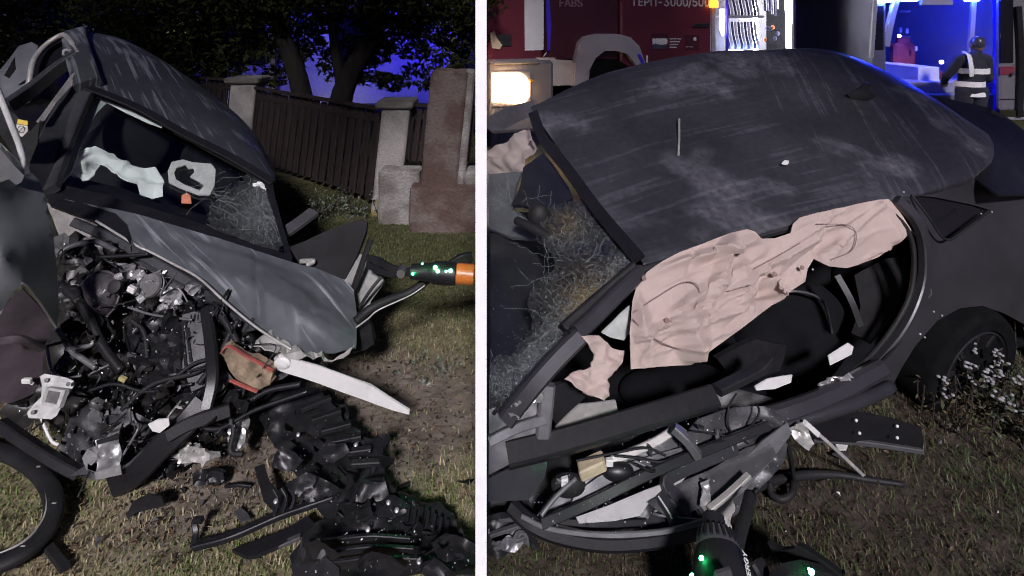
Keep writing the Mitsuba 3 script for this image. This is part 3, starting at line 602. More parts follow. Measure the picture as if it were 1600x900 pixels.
# left pillar and roof rail
obj('windscreen_pillar', beam([W(76, 300, -.02), W(98, 235, -.02), W(120, 178, -.02), W(139, 135, -.02)], .10, .05, (0, -1, .3), 20), 'm_inner_paint', car)
obj('roof_rail', beam([P(138, 133, 3.70), P(126, 95, 3.9), P(117, 58, 4.3), P(122, 50, 4.6), P(130, 52, 5.1)], .15, .07, (0, -.6, 1), 26), 'm_roof_paint', car, smooth=40)
obj('door_jamb', panel([(45, 262), (58, 225), (85, 165), (112, 110), (126, 108), (131, 130), (110, 185), (88, 240), (72, 300), (58, 300)], [(45, 262, 3.05), (112, 110, 3.85), (131, 130, 3.75), (72, 300, 3.08)], .05, 9, .012, 9, 4), 'm_inner_paint', car)
obj('jamb_trim', panel([(58, 188), (66, 178), (90, 145), (112, 116), (126, 108), (125, 122), (108, 138), (88, 160), (70, 188), (62, 190)], [(58, 188, 3.30), (126, 108, 3.78)], .012, 7), 'm_pale_metal', car, label='pale grey trim strip along the door opening')
mat('sticker_white', (.7, .68, .6), .6); mat('sticker_yellow', (.75, .55, .10), .6); mat('print_black', (.02, .02, .02), .6)
st = obj('warning_sticker', panel([(26, 194), (43, 197), (43, 205), (34, 214), (25, 208)], [(28, 186, 2.9), (34, 214, 2.86)], .002, 5), 'm_sticker_white', car, label='white and yellow airbag warning sticker with a crossed out circle')
obj('header', panel([(28, 186), (43, 189), (43, 196), (26, 193)], [(28, 186, 2.9), (34, 214, 2.86)], .002, 5), 'm_sticker_yellow', st)
sc = P(34, 202, 2.865); obj('symbol', cat([tube([sc+np.array([.017*math.cos(a), -.003, .017*math.sin(a)]) for a in np.linspace(0, 2*np.pi, 13)[:-1]], .0018, closed=True, n=24, k=5), tube([sc+[-.012, -.003, -.012], sc+[.012, -.003, .012]], .0018, k=5)]), 'm_print_black', st)
obj('sill_panel', panel([(0, 160), (30, 185), (48, 205), (62, 190), (58, 225), (40, 270), (20, 240), (0, 210)], [(0, 160, 2.95), (60, 200, 3.05)], .03, 9, .02, 8, 3), 'm_inner_paint', car)
# rear side of the car and the open doors at the far left
obj('rear_quarter', panel([(0, 112), (12, 96), (30, 72), (50, 66), (60, 72), (52, 95), (46, 130), (42, 152), (14, 168), (0, 190)], [(0, 150, 4.2), (50, 66, 4.7), (42, 152, 4.1)], .04, 9, .03, 6, 9), 'm_grey_paint', car, smooth=40)
obj('quarter_glass', panel([(12, 108), (22, 90), (24, 108), (14, 122), (6, 118)], [(12, 108, 4.15)], .006, 7), 'm_dark_glass', car)
rd = obj('rear_door_frame', pt([(44, 150, 3.9), (47, 120, 3.95), (54, 92, 4.05), (72, 70, 4.15), (96, 55, 4.2), (107, 60, 4.15), (116, 74, 4.05), (123, 84, 3.95)], .019, k=8, n=40), 'm_pale_metal', car, smooth=True, label='bright bare edge of the open rear door window')
obj('glass', panel([(46, 148), (50, 115), (58, 92), (74, 76), (98, 60), (108, 66), (114, 76), (90, 110), (60, 142)], [(46, 148, 3.98), (98, 60, 4.28)], .006, 10), 'm_dark_glass', rd)
obj('door_shoulder', beam([P(10, 168, 3.5), P(50, 140, 3.7), P(90, 108, 3.85), P(122, 88, 3.95)], .05, .09, (0, -.4, 1), 20), 'm_inner_paint', car)
obj('door_latch', block(P(108, 82, 4.0), [.035, 0, 0], [0, .03, 0], [0, 0, .025]), 'm_pale_metal', car)
fd = obj('front_door', panel([(0, 232), (20, 256), (38, 274), (34, 284), (16, 294), (0, 300)], [(0, 240, 2.35), (38, 276, 2.45)], .03, 7, .01, 9), 'm_silver_paint', car, smooth=40, label='grey front door toned pale as if flash lit, standing open at the left edge')
obj('window_frame', pt([(-10, 128, 2.40), (0, 150, 2.40), (16, 190, 2.42), (30, 226, 2.45), (36, 252, 2.46), (33, 262, 2.46), (18, 247, 2.42), (-8, 222, 2.38)], .012, k=8, n=50), 'm_white_plastic', fd, smooth=True)
# front wing, torn arch liner below it
obj('front_wing', panel([(-40, 300), (0, 285), (24, 276), (50, 270), (62, 282), (73, 310), (84, 370), (91, 440), (93, 490), (89, 510), (74, 490), (58, 468), (36, 444), (20, 456), (6, 480), (-40, 540)],
    [(0, 285, 2.35), (50, 270, 2.60), (91, 440, 2.42), (89, 510, 2.38), (36, 444, 2.18), (0, 400, 2.12), (-40, 400, 2.15)], .004, 9, .014, 5, 14), 'm_grey_paint', car, smooth=40, label='bent grey front wing at the left edge')
obj('wing_lip', pt([(-10, 510, 2.13), (6, 479, 2.15), (20, 456, 2.165), (36, 443, 2.18), (58, 468, 2.26), (88, 511, 2.37)], .0045, k=6, n=40), 'm_pale_metal', car, smooth=True)
mat('liner', tint((.040, .030, .036), .5, 6, 50), .7)
obj('arch_liner', panel([(-40, 520), (6, 482), (20, 460), (36, 450), (60, 476), (84, 512), (70, 540), (66, 590), (52, 615), (20, 628), (-40, 630)], [(-40, 520, 2.25), (36, 450, 2.32), (84, 512, 2.42), (20, 628, 2.30)], .01, 9, .06, 5, 17), 'm_liner', car, smooth=50)
obj('liner_fold', beam([P(-10, 535, 2.2), P(30, 530, 2.22), P(66, 545, 2.3)], .03, .02, (0, -1, .3), 14), 'm_liner', car)
# bonnet, folded up into a ridge
HD = [(75, 312, 3.02), (160, 325, 3.00), (440, 404, 2.88), (556, 453, 2.82), (310, 434, 2.72), (205, 372, 2.84), (400, 511, 2.56), (480, 554, 2.50), (555, 549, 2.62), (470, 470, 2.70)]
hood = obj('bonnet', panel([(100, 310), (160, 322), (230, 338), (300, 358), (380, 383), (440, 403), (500, 422), (540, 437), (553, 453), (558, 500), (553, 549), (520, 556), (480, 553), (455, 545), (430, 527), (400, 510), (350, 470), (310, 434), (270, 412), (232, 392), (214, 384), (205, 372), (198, 350), (180, 332)], HD, .004, 5, .012, 3.5, 23, fold=[(4, .024, 130, 45, 32, 10, 14), (5, .012, 60, 18, 70, 30, 5), (5, .010, 110, 14, 28, 12, 9), (7, .004, 18, 6, 60, 60, 3)]), 'm_scuffed_paint', car, smooth=24, label='folded grey bonnet with scraped paint')
obj('bonnet_edge', pt([(150, 345, 2.90), (214, 384, 2.80), (232, 392, 2.79), (270, 412, 2.74), (310, 434, 2.68), (350, 470, 2.6), (400, 511, 2.53), (455, 546, 2.48)], .006, k=6, n=50), 'm_pale_metal', car, smooth=True, label='bare metal edge of the bonnet')
obj('scuttle_panel', panel([(72, 306), (110, 312), (160, 322), (185, 335), (200, 352), (205, 372), (180, 362), (150, 345), (110, 333), (80, 322)], [(72, 306, 3.04), (205, 372, 2.84), (110, 333, 2.95)], .01, 8, .02, 10, 6), 'm_satin_black', car)
obj('bonnet_corner', panel([(455, 545), (480, 553), (522, 556), (552, 548), (546, 552), (505, 560), (470, 566), (430, 556), (395, 548), (400, 530), (425, 520)], [(400, 530, 2.52), (552, 548, 2.56), (470, 560, 2.46)], .004, 6, .06, 14, 31, True), 'm_pale_metal', car, label='torn bright corner of the bonnet')
obj('bonnet_inner', panel([(190, 372), (232, 396), (270, 417), (310, 440), (350, 476), (398, 516), (380, 520), (330, 490), (290, 455), (240, 425), (190, 395)], [(190, 372, 2.92), (398, 516, 2.62)], .02, 9, .04, 9, 6), 'm_inner_paint', car)

# ---------------- engine bay: what can be told apart, then the broken small stuff
def De(py): return float(np.interp(py, [300, 400, 500, 600, 700, 770], [3.05, 2.85, 2.66, 2.52, 2.42, 2.36]))
def E(px, py, off=0.): return P(px, py, De(py)+off)
def ed(off): return [(100, y, De(y)+off) for y in (300, 400, 500, 600, 700, 770)]+[(400, y, De(y)+off) for y in (300, 500, 700, 770)]
obj('engine_block', panel([(82, 330), (150, 350), (232, 395), (310, 440), (400, 515), (470, 560), (440, 590), (400, 620), (385, 690), (300, 720), (190, 745), (120, 735), (60, 690), (10, 640), (60, 560), (90, 500)], ed(.22), .10, 10, .22, 7, 41), 'm_oily', car)
obj('engine_casting', panel([(150, 400), (240, 420), (320, 470), (380, 540), (330, 640), (250, 700), (130, 690), (100, 600), (110, 480)], ed(.12), .06, 9, .20, 10, 45), 'm_oily', car)
obj('firewall', panel([(72, 318), (110, 330), (152, 352), (140, 372), (118, 360), (105, 372), (92, 366), (84, 345)], [(72, 318, 3.05), (152, 352, 2.95)], .006, 7, .02, 9, 6), 'm_pale_metal', car, label='bare grey bulkhead plate behind the engine')
obj('bulkhead_beam', beam([E(118, 348, .02), E(180, 375, .02), E(260, 420, 0), E(320, 455, 0)], .045, .06, (0, -1, .6), 18), 'm_inner_paint', car)
mat('cream0', tint((.40, .36, .16), .4, 20, 90), .6)
mat('mid_grey0', tint((.20, .20, .20), .4, 14, 70), .4, .5)
mat('tank', tint((.085, .075, .085), .5, 12, 60), .4, 0, specular=.5)
tk = obj('coolant_tank', lathe([(0, .005), (.0, .07), (.012, .092), (.06, .105), (.085, .10), (.11, .085), (.13, .05), (.137, .004)], E(168, 462, .04), [-.1, -1, .45], 28), 'm_tank', car, smooth=40, label='smoky grey coolant tank')
obj('seam', tube([E(168, 462, .04)+np.array([-.1, -1, .45])/1.1*.062+.107*(math.cos(a)*np.array([1, -.1, 0])+math.sin(a)*np.array([0, .41, .91])) for a in np.linspace(0, 2*np.pi, 25)[:-1]], .006, closed=True, n=50, k=6), 'm_tank', tk, smooth=True)
obj('cap', lathe([(0, .03), (.02, .03), (.024, .02)], E(182, 448, -.085), [0, -1, .5], 14), 'm_rubber', tk)
obj('pulley', lathe([(0, .01), (0, .05), (.012, .055), (.02, .045), (.028, .055), (.04, .05), (.04, .012)], E(243, 446, -.03), [-.2, -1, .5], 24), 'm_mid_grey0', car, smooth=30)
obj('bellows', lathe([(i*.008, .036+.008*(i % 2)) for i in range(18)], E(352, 492, .0), [-.9, -.2, -.1], 20), 'm_rubber', car, smooth=20, label='ribbed air hose')
obj('connector', block(E(192, 592, -.09), [.014, 0, -.006], [0, .010, 0], [.003, 0, .007], .002), 'm_cream0', car, label='small yellow connector')
obj('connector', block(E(206, 452, -.10), [.016, 0, -.008], [0, .012, 0], [.004, 0, .012], .003), 'm_white_plastic', car)
def blk(name, px, py, off, sx, sy, sz, m, rot=0., tilt=0., lab=None, b=.008, parent=None):
    R = trimesh.transformations.euler_matrix(tilt, rot*.3, rot)[:3, :3]
    return obj(name, block(E(px, py, off), R[:, 0]*sx, R[:, 1]*sy, R[:, 2]*sz, b), m, parent or car, label=lab)
bt = obj('battery_box', panel([(205, 520), (250, 498), (300, 492), (335, 480), (338, 560), (328, 606), (262, 622), (218, 600), (205, 560)], ed(-.02), .08, 8, .07, 11, 12, True), 'm_satin_black', car, label='crushed black battery box')
for k in range(5): obj('rib', bar(E(262+k*8, 505+k*2, -.05), E(268+k*8, 590-k*6, -.05), .012, .02, (0, -1, 0)), 'm_satin_black', bt)
obj('fan_shroud', panel([(285, 492), (330, 478), (336, 540), (325, 600), (300, 612), (280, 560)], ed(-.06), .02, 8, .03, 8, 5), 'm_grey_plastic', car)
obj('radiator_tank', panel([(232, 520), (285, 505), (283, 570), (265, 606), (236, 590)], ed(-.07), .03, 7, .05, 16, 8, True), 'm_black_plastic', car)
# crushed foil of the heat shield
for k, (a, b, s) in enumerate(((220, 432, 16), (238, 448, 18), (262, 460, 17), (206, 420, 11), (276, 468, 13), (248, 430, 9), (300, 452, 12), (190, 430, 9), (225, 462, 9), (255, 480, 9))):
    pol = [(a+s*math.cos(t)*r.uniform(.6, 1.2), b+s*math.sin(t)*r.uniform(.5, 1.)) for t in np.linspace(0, 2*np.pi, 9)[:-1]]
    obj('heat_shield', panel(pol, [(a, b, De(b)-.04)], .002, 3.5, .055, 26, 60+k, True), 'm_alloy', car)
bx = panel([(345, 550), (360, 541), (400, 566), (425, 580), (420, 603), (398, 612), (372, 600), (355, 580)], [(345, 550, 2.44), (425, 590, 2.40)], .05, 5, .045, 14, 9)
mat('filter_paper', tint((.22, .17, .115), .8, 22, 90), .95); mat('red_rubber', tint((.34, .085, .07), .5, 20, 80), .6)
fl = obj('air_filter', bx, 'm_filter_paper', car, label='dusty beige air filter with a red seal')
for sp in ([(345, 551, 2.42), (358, 541, 2.42), (382, 555, 2.41), (405, 567, 2.40), (426, 580, 2.38)], [(360, 594, 2.40), (380, 603, 2.39), (402, 612, 2.385)]): obj('seal', beam([P(*q) for q in sp], .016, .006, (0, 0, 1), 20), 'm_red_rubber', fl, smooth=True)
# bumper beam, dark curved bars
obj('bumper_beam', beam([E(176, 757, -.08), E(212, 738, -.12), E(250, 700, -.14), E(290, 662, -.15), E(318, 628, -.14)], .095, .03, (.2, -1, .3), 30, .008), 'm_satin_black', car, smooth=40, label='long bent black bumper beam across the engine bay')
obj('bumper_upright', beam([E(322, 640, -.14), E(332, 590, -.13), E(330, 540, -.10), E(322, 482, -.05)], .05, .03, (.2, -1, .3), 26, .008), 'm_satin_black', car, smooth=40)
obj('bumper_strip', beam([E(360, 640, -.14), E(300, 660, -.16), E(262, 680, -.17)], .05, .03, (.2, -1, .3), 18), 'm_black_plastic', car)
obj('lower_beam', beam([E(0, 662, -.05), E(40, 690, -.06), E(90, 722, -.06), E(125, 740, -.05)], .04, .05, (0, -1, .4), 16), 'm_black_plastic', car)
obj('crossmember', panel([(112, 650), (150, 620), (200, 640), (240, 660), (215, 705), (180, 742), (150, 752), (110, 738), (92, 700)], ed(-.03), .03, 8, .06, 9, 7), 'm_black_plastic', car)
mat('bare_cast', tint((.40, .40, .385), .5, 18, 90), .6, .1)
# headlamp bracket with lens frame
hb = obj('headlamp_bracket', panel([(62, 588), (70, 584), (104, 590), (115, 595), (116, 602), (100, 628), (88, 650), (80, 655), (45, 653), (42, 645), (52, 632), (64, 620), (66, 604)], [(62, 588, 2.36), (116, 600, 2.38), (45, 653, 2.28)], .006, 4, .014, 16, 3), 'm_bare_cast', car, label='loose silver headlamp bracket at the left of the engine bay')
obj('lens_frame', panel([(72, 605), (102, 610), (92, 638), (64, 632)], [(72, 605, 2.335), (92, 638, 2.29)], .02, 5, holes=[[(76, 610), (95, 613), (88, 632), (70, 628)]]), 'm_bare_cast', hb)
obj('lens', panel([(76, 610), (95, 613), (88, 632), (70, 628)], [(76, 610, 2.345), (92, 638, 2.30)], .004, 6), 'm_mid_grey0', hb)
for (a, b) in ((73, 594), (107, 600), (52, 644)): obj('bolt', lathe([(0, .008), (.004, .008), (.005, .003)], P(a, b, 2.352 if b < 620 else 2.287), [0, -1, .3], 8), 'm_mid_grey0', hb)
# silver crush box
cb = obj('crush_box', panel([(148, 688), (170, 682), (186, 674), (186, 692), (190, 708), (186, 730), (150, 740), (152, 715)], [(148, 688, 2.26), (190, 700, 2.30), (150, 740, 2.22)], .06, 5, .02, 18, 5, True), 'm_alloy', car, label='crumpled silver crush box pointing forward')
obj('opening', panel([(150, 689), (170, 683), (185, 676), (185, 686), (168, 690), (152, 695)], [(150, 689, 2.25), (185, 676, 2.28)], .004, 4), 'm_black_plastic', cb)
obj('flange', panel([(148, 738), (188, 728), (190, 742), (150, 750)], [(148, 738, 2.21), (190, 742, 2.23)], .006, 5, .01, 20, 4), 'm_alloy', cb)
obj('splash_shield', panel([(108, 744), (130, 730), (150, 716), (152, 738), (130, 742)], [(108, 744, 2.28), (152, 730, 2.26)], .004, 6), 'm_grey_plastic', car)
obj('white_tray', panel([(231, 664), (246, 656), (264, 654), (265, 664), (250, 676), (238, 674)], [(231, 664, 2.22), (265, 660, 2.24)], .008, 5, .01, 12, 2), 'm_white_plastic', car, label='white plastic tray fragment')
obj('condenser_edge', panel([(270, 712), (292, 695), (320, 700), (340, 715), (318, 722), (280, 724)], ed(-.08), .02, 5, .05, 20, 5, True), 'm_pale_metal', car)
obj('grille_piece', panel([(300, 745), (302, 738), (350, 738), (352, 754), (340, 758), (304, 756)], [(300, 745, 2.30), (352, 748, 2.31)], .02, 4, .02, 22, 4, True), 'm_black_plastic', car)
obj('aluminium_bracket', panel([(356, 660), (382, 655), (384, 690), (374, 704), (358, 700)], ed(-.02), .02, 5, .03, 18, 8, True), 'm_alloy', car)
obj('corner_lamp', lump(P(32, 612, 2.36), [.05, .05, .045], .15, 4, 3, 3), 'm_black_plastic', car, smooth=40)
obj('lamp_clip', cat([tube([P(15, 595, 2.34), P(40, 594, 2.33), P(52, 600, 2.33)], .006), block(P(42, 595, 2.32), [.018, 0, 0], [0, .008, 0], [0, 0, .01], .003)]), 'm_white_plastic', car)
mat('mid_grey', tint((.17, .17, .17), .4, 14, 70), .4, .5)
# pipes and hoses
for pts, rr, m in (([(90, 515), (112, 548), (128, 560), (150, 575)], .012, 'm_mid_grey'), ([(72, 540), (82, 580), (108, 598), (110, 612)], .007, 'm_steel'), ([(104, 545), (140, 540), (146, 532)], .010, 'm_mid_grey'),
                   ([(90, 400), (110, 385), (150, 378), (182, 392)], .013, 'm_grey_plastic'), ([(128, 398), (140, 385), (152, 405), (136, 420)], .015, 'm_rubber'), ([(150, 402), (190, 400), (232, 397)], .009, 'm_satin_black'),
                   ([(95, 445), (130, 480), (160, 540), (190, 580)], .02, 'm_black_plastic'), ([(310, 600), (340, 560), (360, 520), (372, 500)], .012, 'm_rubber'), ([(190, 640), (240, 600), (310, 580), (350, 545)], .010, 'm_rubber'),
                   ([(60, 640), (72, 672), (82, 690), (92, 695)], .006, 'm_white_plastic'), ([(260, 600), (300, 570), (330, 560)], .008, 'm_rubber'), ([(140, 610), (180, 600), (230, 612), (300, 600)], .007, 'm_satin_black'),
                   ([(330, 640), (380, 630), (420, 610), (470, 600)], .012, 'm_satin_black'), ([(290, 660), (340, 670), (400, 640), (480, 612)], .009, 'm_satin_black'), ([(100, 470), (140, 460), (160, 440)], .009, 'm_steel'), ([(205, 500), (225, 520), (230, 560)], .01, 'm_rubber'),
                   ([(200, 480), (240, 492), (300, 500)], .005, 'm_mid_grey'), ([(355, 640), (365, 670), (360, 705), (380, 710)], .011, 'm_rubber'), ([(330, 480), (350, 500), (372, 540), (380, 600)], .014, 'm_rubber')):
    obj('hose', tube([E(a, b, -.07) for a, b in pts], rr, n=34, k=9), m, car, smooth=True)
for k in range(48):
    a, b = r.uniform(90, 400), r.uniform(380, 720)
    if b < 330+(a-90)*.52 or (a > 330 and b > 640): continue
    pts = [E(a, b, r.uniform(-.10, .06))]
    for j in range(3): pts.append(pts[-1]+r.normal(0, .05, 3))
    obj('cable', tube(pts, r.uniform(.0022, .006), n=16, k=6), r.choice(['m_rubber', 'm_satin_black', 'm_satin_black', 'm_black_plastic', 'm_mid_grey']), car, smooth=True)
bayP = Polygon([(85, 365), (150, 380), (232, 402), (310, 448), (390, 520), (440, 580), (390, 640), (380, 700), (300, 728), (190, 745), (120, 735), (50, 690), (20, 640), (70, 590), (95, 510)])
for k in range(420):
    a, b = r.uniform(20, 440), r.uniform(365, 745)
    if not bayP.contains(Point(a, b)): continue
    m = r.choice(['m_alloy', 'm_mid_grey', 'm_pale_metal', 'm_black_plastic', 'm_satin_black', 'm_satin_black', 'm_oily', 'm_black_plastic', 'm_grey_plastic', 'm_oily', 'm_satin_black', 'm_rubber', 'm_black_plastic', 'm_mid_grey'])
    obj('fragment', shard(E(a, b, r.uniform(-.09, .06)), r.uniform(.008, .036)*(.6 if m in ('m_alloy', 'm_mid_grey', 'm_pale_metal') else 1), r, r.uniform(.1, .4), 8), m, car, smooth=False)
for k in range(120):
    a, b = r.uniform(20, 440), r.uniform(370, 745)
    if not bayP.contains(Point(a, b)): continue
    s = r.uniform(7, 24); st_ = r.uniform(.35, 1); th0 = r.uniform(0, 3.1)
    pol = [(a+s*(math.cos(t)*math.cos(th0)-st_*math.sin(t)*math.sin(th0))*r.uniform(.55, 1.25), b+s*(math.cos(t)*math.sin(th0)+st_*math.sin(t)*math.cos(th0))*r.uniform(.55, 1.25)) for t in np.linspace(0, 2*np.pi, 9)[:-1]]
    m = r.choice(['m_black_plastic', 'm_satin_black', 'm_matte_black', 'm_oily', 'm_oily', 'm_grey_plastic', 'm_mid_grey', 'm_alloy'], p=[.2, .2, .15, .15, .1, .08, .07, .05])
    o1, o2, o3 = r.uniform(-.09, .05, 3)
    obj('torn_plate', panel(pol, [(a-s, b, De(b)+o1), (a+s, b, De(b)+o2), (a, b+s, De(b+s)+o3)], .004, 5, .04, 14, k, True), m, car, smooth=35)
for k in range(160):
    a, b = r.uniform(20, 440), r.uniform(370, 745)
    if bayP.contains(Point(a, b)): obj('metal_chip', shard(E(a, b, r.uniform(-.13, -.02)), r.uniform(.005, .016), r, r.uniform(.15, .5), 7), r.choice(['m_alloy', 'm_steel', 'm_pale_metal', 'm_mid_grey']), car, smooth=False)
cr = []
for k in range(700):
    a, b = r.uniform(20, 440), r.uniform(365, 745)
    if bayP.contains(Point(a, b)): cr.append(shard(E(a, b, r.uniform(-.12, .0)), r.uniform(.002, .007), r, .5, 6))
k = obj('broken_bits', cat(cr), 'm_glint', car); labels[k] = dict(kind='stuff')
mat('mid_grey2', tint((.22, .22, .21), .3, 9, 60), .6, .1)
# far side: torn black door panel and shards beyond the windscreen corner
obj('door_panel', panel([(452, 386), (478, 376), (505, 363), (545, 348), (566, 342), (574, 346), (572, 362), (560, 395), (540, 436), (500, 424), (466, 410)], [(452, 386, 3.05), (574, 346, 3.12), (540, 436, 2.95)], .03, 8, .025, 5, 3), 'm_matte_black', car, smooth=40, label='torn black door panel sticking out on the right')
obj('door_beam', beam([P(432, 372, 3.2), P(465, 350, 3.3), P(490, 331, 3.4)], .075, .03, (0, -.5, 1), 8), 'm_grey_plastic', car, label='bare grey door beam pointing at the fence')
obj('door_core', panel([(538, 440), (548, 410), (560, 396), (570, 398), (582, 400), (594, 428), (602, 440), (580, 470), (566, 510), (558, 470)], [(538, 440, 2.95), (602, 440, 3.0), (566, 510, 2.85)], .012, 6, .03, 10, 5), 'm_mid_grey2', car, label='bare grey inner door sheet')
obj('black_rod', pt([(552, 452, 2.86), (566, 412, 2.9), (579, 374, 2.95)], .016, k=6), 'm_rubber', car)
obj('black_rod', pt([(560, 482, 2.84), (580, 452, 2.86), (600, 428, 2.9)], .008, k=6), 'm_rubber', car)
obj('hinge_arm', beam([P(470, 408, 2.98), P(490, 408, 2.96), P(480, 415, 2.95)], .02, .02), 'm_pale_metal', car)
obj('lower_bracket', panel([(552, 500), (575, 492), (580, 510), (584, 538), (570, 548), (552, 552)], [(552, 500, 2.72), (584, 538, 2.75)], .05, 6, .04, 9, 8), 'm_rubber', car)
obj('mirror_stub', panel([(395, 286), (408, 288), (424, 300), (420, 316), (410, 300), (400, 300)], [(395, 286, 3.45)], .02, 4, .03, 20, 4, True), 'm_bag_white', car, label='torn pale pillar trim at the windscreen corner')

# ---------------- rescue tool biting into the far side of the car
def led(c, s, parent):
    return obj('light', lump(c, [s, s*.6, s], 0, 0, 1), 'm_glass_green', parent, emitter=emit((1.2, 34, 9), .3))
mat('glass_green', (.05, .3, .1), .3)
mat('orange_paint', tint((.55, .16, .03), .2, 20, 80), .35, clearcoat=.5)
rt_ = thing('rescue_cutter', 'black and orange hydraulic rescue cutter with green lights biting into the grey car', 'rescue tool')
tc = lambda px, off=0.: P(px, 424+(px-640)*.05, 2.75+off)
ax_ = (tc(741)-tc(640))/np.linalg.norm(tc(741)-tc(640)); L_ = np.linalg.norm(tc(741)-tc(640))
obj('body', lathe([(0, .02), (.0, .034), (.06, .04), (.10, .044), (.11, .052), (.20, .054), (.215, .05)], tc(642), ax_, 26), 'm_black_plastic', rt_, smooth=40)
obj('battery_collar', lathe([(.218, .03), (.218, .045), (.225, .047), (.30, .047), (.306, .03)], tc(642), ax_, 26), 'm_orange_paint', rt_, smooth=40, label='orange collar')
obj('handle', beam([tc(705)+[0, .02, .03], P(722, 405, 2.78), P(736, 402, 2.8)], .03, .05, (0, 0, 1), 10), 'm_black_plastic', rt_)
for s in (-1, 1): obj('blade', beam([tc(650)+[0, 0, s*.01], P(615, 424+s*4, 2.78), P(590, 414+s*7, 2.84), P(574, 408+s*5, 2.88)], .032, .018, (0, -1, 0), 16), 'm_black_plastic', rt_)
obj('pivot', lathe([(-.03, .02), (.03, .02)], P(628, 424, 2.75), [0, -1, 0], 12), 'm_steel', rt_)
for (a, b, s) in ((645, 428, .006), (680, 418, .010), (684, 424, .009), (697, 424, .006), (704, 423, .009), (660, 412, .004)): led(P(a, b, 2.75-.045), s, rt_)
hs_ = thing('black_conduit', 'thick black cable loom curving from the bonnet corner up to the cutter', 'cable')
obj('cover', pt([(556, 502, 2.68), (580, 482, 2.70), (610, 468, 2.74), (640, 457, 2.78), (662, 442, 2.8), (674, 430, 2.8)], .021, k=9, n=40), 'm_rubber', hs_, smooth=True)
obj('wire', pt([(556, 512, 2.65), (575, 498, 2.66), (592, 484, 2.67), (640, 462, 2.73), (664, 446, 2.76)], .004, k=6, n=30), 'm_pale_metal', hs_, smooth=True)

# ---------------- loose pieces on the ground, left
ws = thing('white_trim_strip', 'long pointed white plastic strip poking out of the engine bay', 'trim strip')
obj('strip', panel([(428, 560), (436, 554), (455, 562), (500, 574), (550, 592), (578, 602), (640, 642), (639, 648), (610, 640), (560, 622), (500, 600), (450, 584), (432, 578)], [(428, 560, 2.45), (640, 645, 2.42)], .012, 6, .008, 6, 2), 'm_white_plastic', ws)
obj('upper_lip', panel([(455, 561), (500, 573), (550, 591), (577, 602), (572, 609), (545, 602), (490, 584), (452, 574)], [(455, 561, 2.43), (577, 602, 2.41)], .006, 6), 'm_white_plastic', ws)
obj('socket', lump(P(441, 567, 2.44), [.034, .012, .026], .12, 3, 3, 3), 'm_white_plastic', ws, smooth=40)
rg = thing('tyre_ring', 'black wheel ring with a pale inner rim lying on dry grass at lower left', 'wheel ring')
ctr = G(-62, 790, .04); ring_a = G(84, 790, .04)-ctr; ring_b = (G(-40, 893, .03)-G(-40, 703, .05))/2
angs = np.linspace(0, 2*np.pi, 97)[:-1]
ring = [ctr+ring_a*math.cos(a)+ring_b*math.sin(a)*1.02+np.array([0, 0, .02]) for a in angs]
obj('tyre', sweep(np.array(ring), circ(.034, 10, .024), closed=True), 'm_rubber', rg, smooth=True)
obj('rim', sweep(np.array([ctr+(p-ctr)*.925+[0, 0, .012] for p in ring]), rect(.007, .014), closed=True), 'm_pale_metal', rg, smooth=True)
for a in (.15, -.5, .9): c = ctr+ring_a*math.cos(a)*1.0+ring_b*math.sin(a)*1.02; obj('mark', block(c+[0, 0, .045], [.008, 0, 0], [0, .003, 0], [0, 0, .001], .0005), 'm_pale_metal', rg)
solo('black_peg', bar(G(66, 842, .02), G(102, 888, .02), .03, .02), 'm_rubber', 'short black bar lying in the grass beside the wheel ring', 'bar')
ut = thing('undertray', 'large torn black plastic undertray with slots and studs lying on the earth', 'undertray')
out = [(395, 640), (404, 622), (430, 608), (468, 606), (500, 612), (512, 630), (545, 660), (580, 692), (592, 692), (599, 704), (597, 716), (600, 752), (618, 780), (632, 768), (655, 786), (690, 796), (710, 812), (716, 832), (742, 840), (742, 902), (600, 902), (520, 902), (462, 902), (452, 868), (480, 838), (512, 812), (480, 780), (470, 752), (452, 722), (432, 700), (415, 672)]
slots = [[(478+dx, 676+dy), (490+dx, 684+dy), (486+dx, 689+dy), (475+dx, 681+dy)] for dx, dy in ((0, 0), (14, 22), (26, 8), (38, 30), (52, 50), (20, 48), (-18, 10), (-8, 36), (44, 66), (-30, -14))]
uh = [(395, 640, .14), (430, 608, .20), (500, 612, .18), (580, 692, .12), (600, 752, .10), (655, 786, .08), (742, 840, .10), (742, 902, .10), (462, 902, .05), (512, 812, .07), (470, 752, .06), (432, 700, .07), (520, 690, .16), (560, 770, .15), (630, 840, .13)]
obj('tray', panel(out, uh, .004, 7, .05, 8, 71, True, holes=slots, ground=True), 'm_black_plastic', ut, smooth=35)
for k in range(6):
    x, y = 470+k*16, 640+k*17; obj('rib', bar(G(x, y, .20-.01*k), G(x+46, y-18+k*3, .20-.01*k), .03, .02), 'm_black_plastic', ut)
for (a, b) in ((502, 643), (556, 696), (466, 680), (455, 716), (607, 786), (560, 811), (431, 784), (620, 798), (497, 847), (575, 828), (655, 878)):
    obj('stud', lathe([(0, .008), (.006, .008), (.009, .003)], G(a, b, .165), [0, -.5, 1], 9), 'm_alloy', ut)
obj('folded_flap', panel([(560, 755), (600, 748), (612, 790), (640, 800), (612, 812), (560, 812), (545, 790)], [(560, 755, .17), (640, 800, .12), (560, 812, .12)], .004, 6, .05, 9, 5, True, ground=True), 'm_black_plastic', ut)
for k in range(7): obj('rib', bar(G(640+k*10, 786+k*5, .14), G(636+k*10, 818+k*4, .12), .012, .03), 'm_satin_black', ut)
obj('lower_grille', cat([beam([G(505+i*6, 850+i*17, .13), G(575+i*4, 842+i*17, .15), G(640+i*9, 846+i*16, .13)], .014, .03, None, 8) for i in range(3)]), 'm_satin_black', ut)
ur = np.random.default_rng(55)
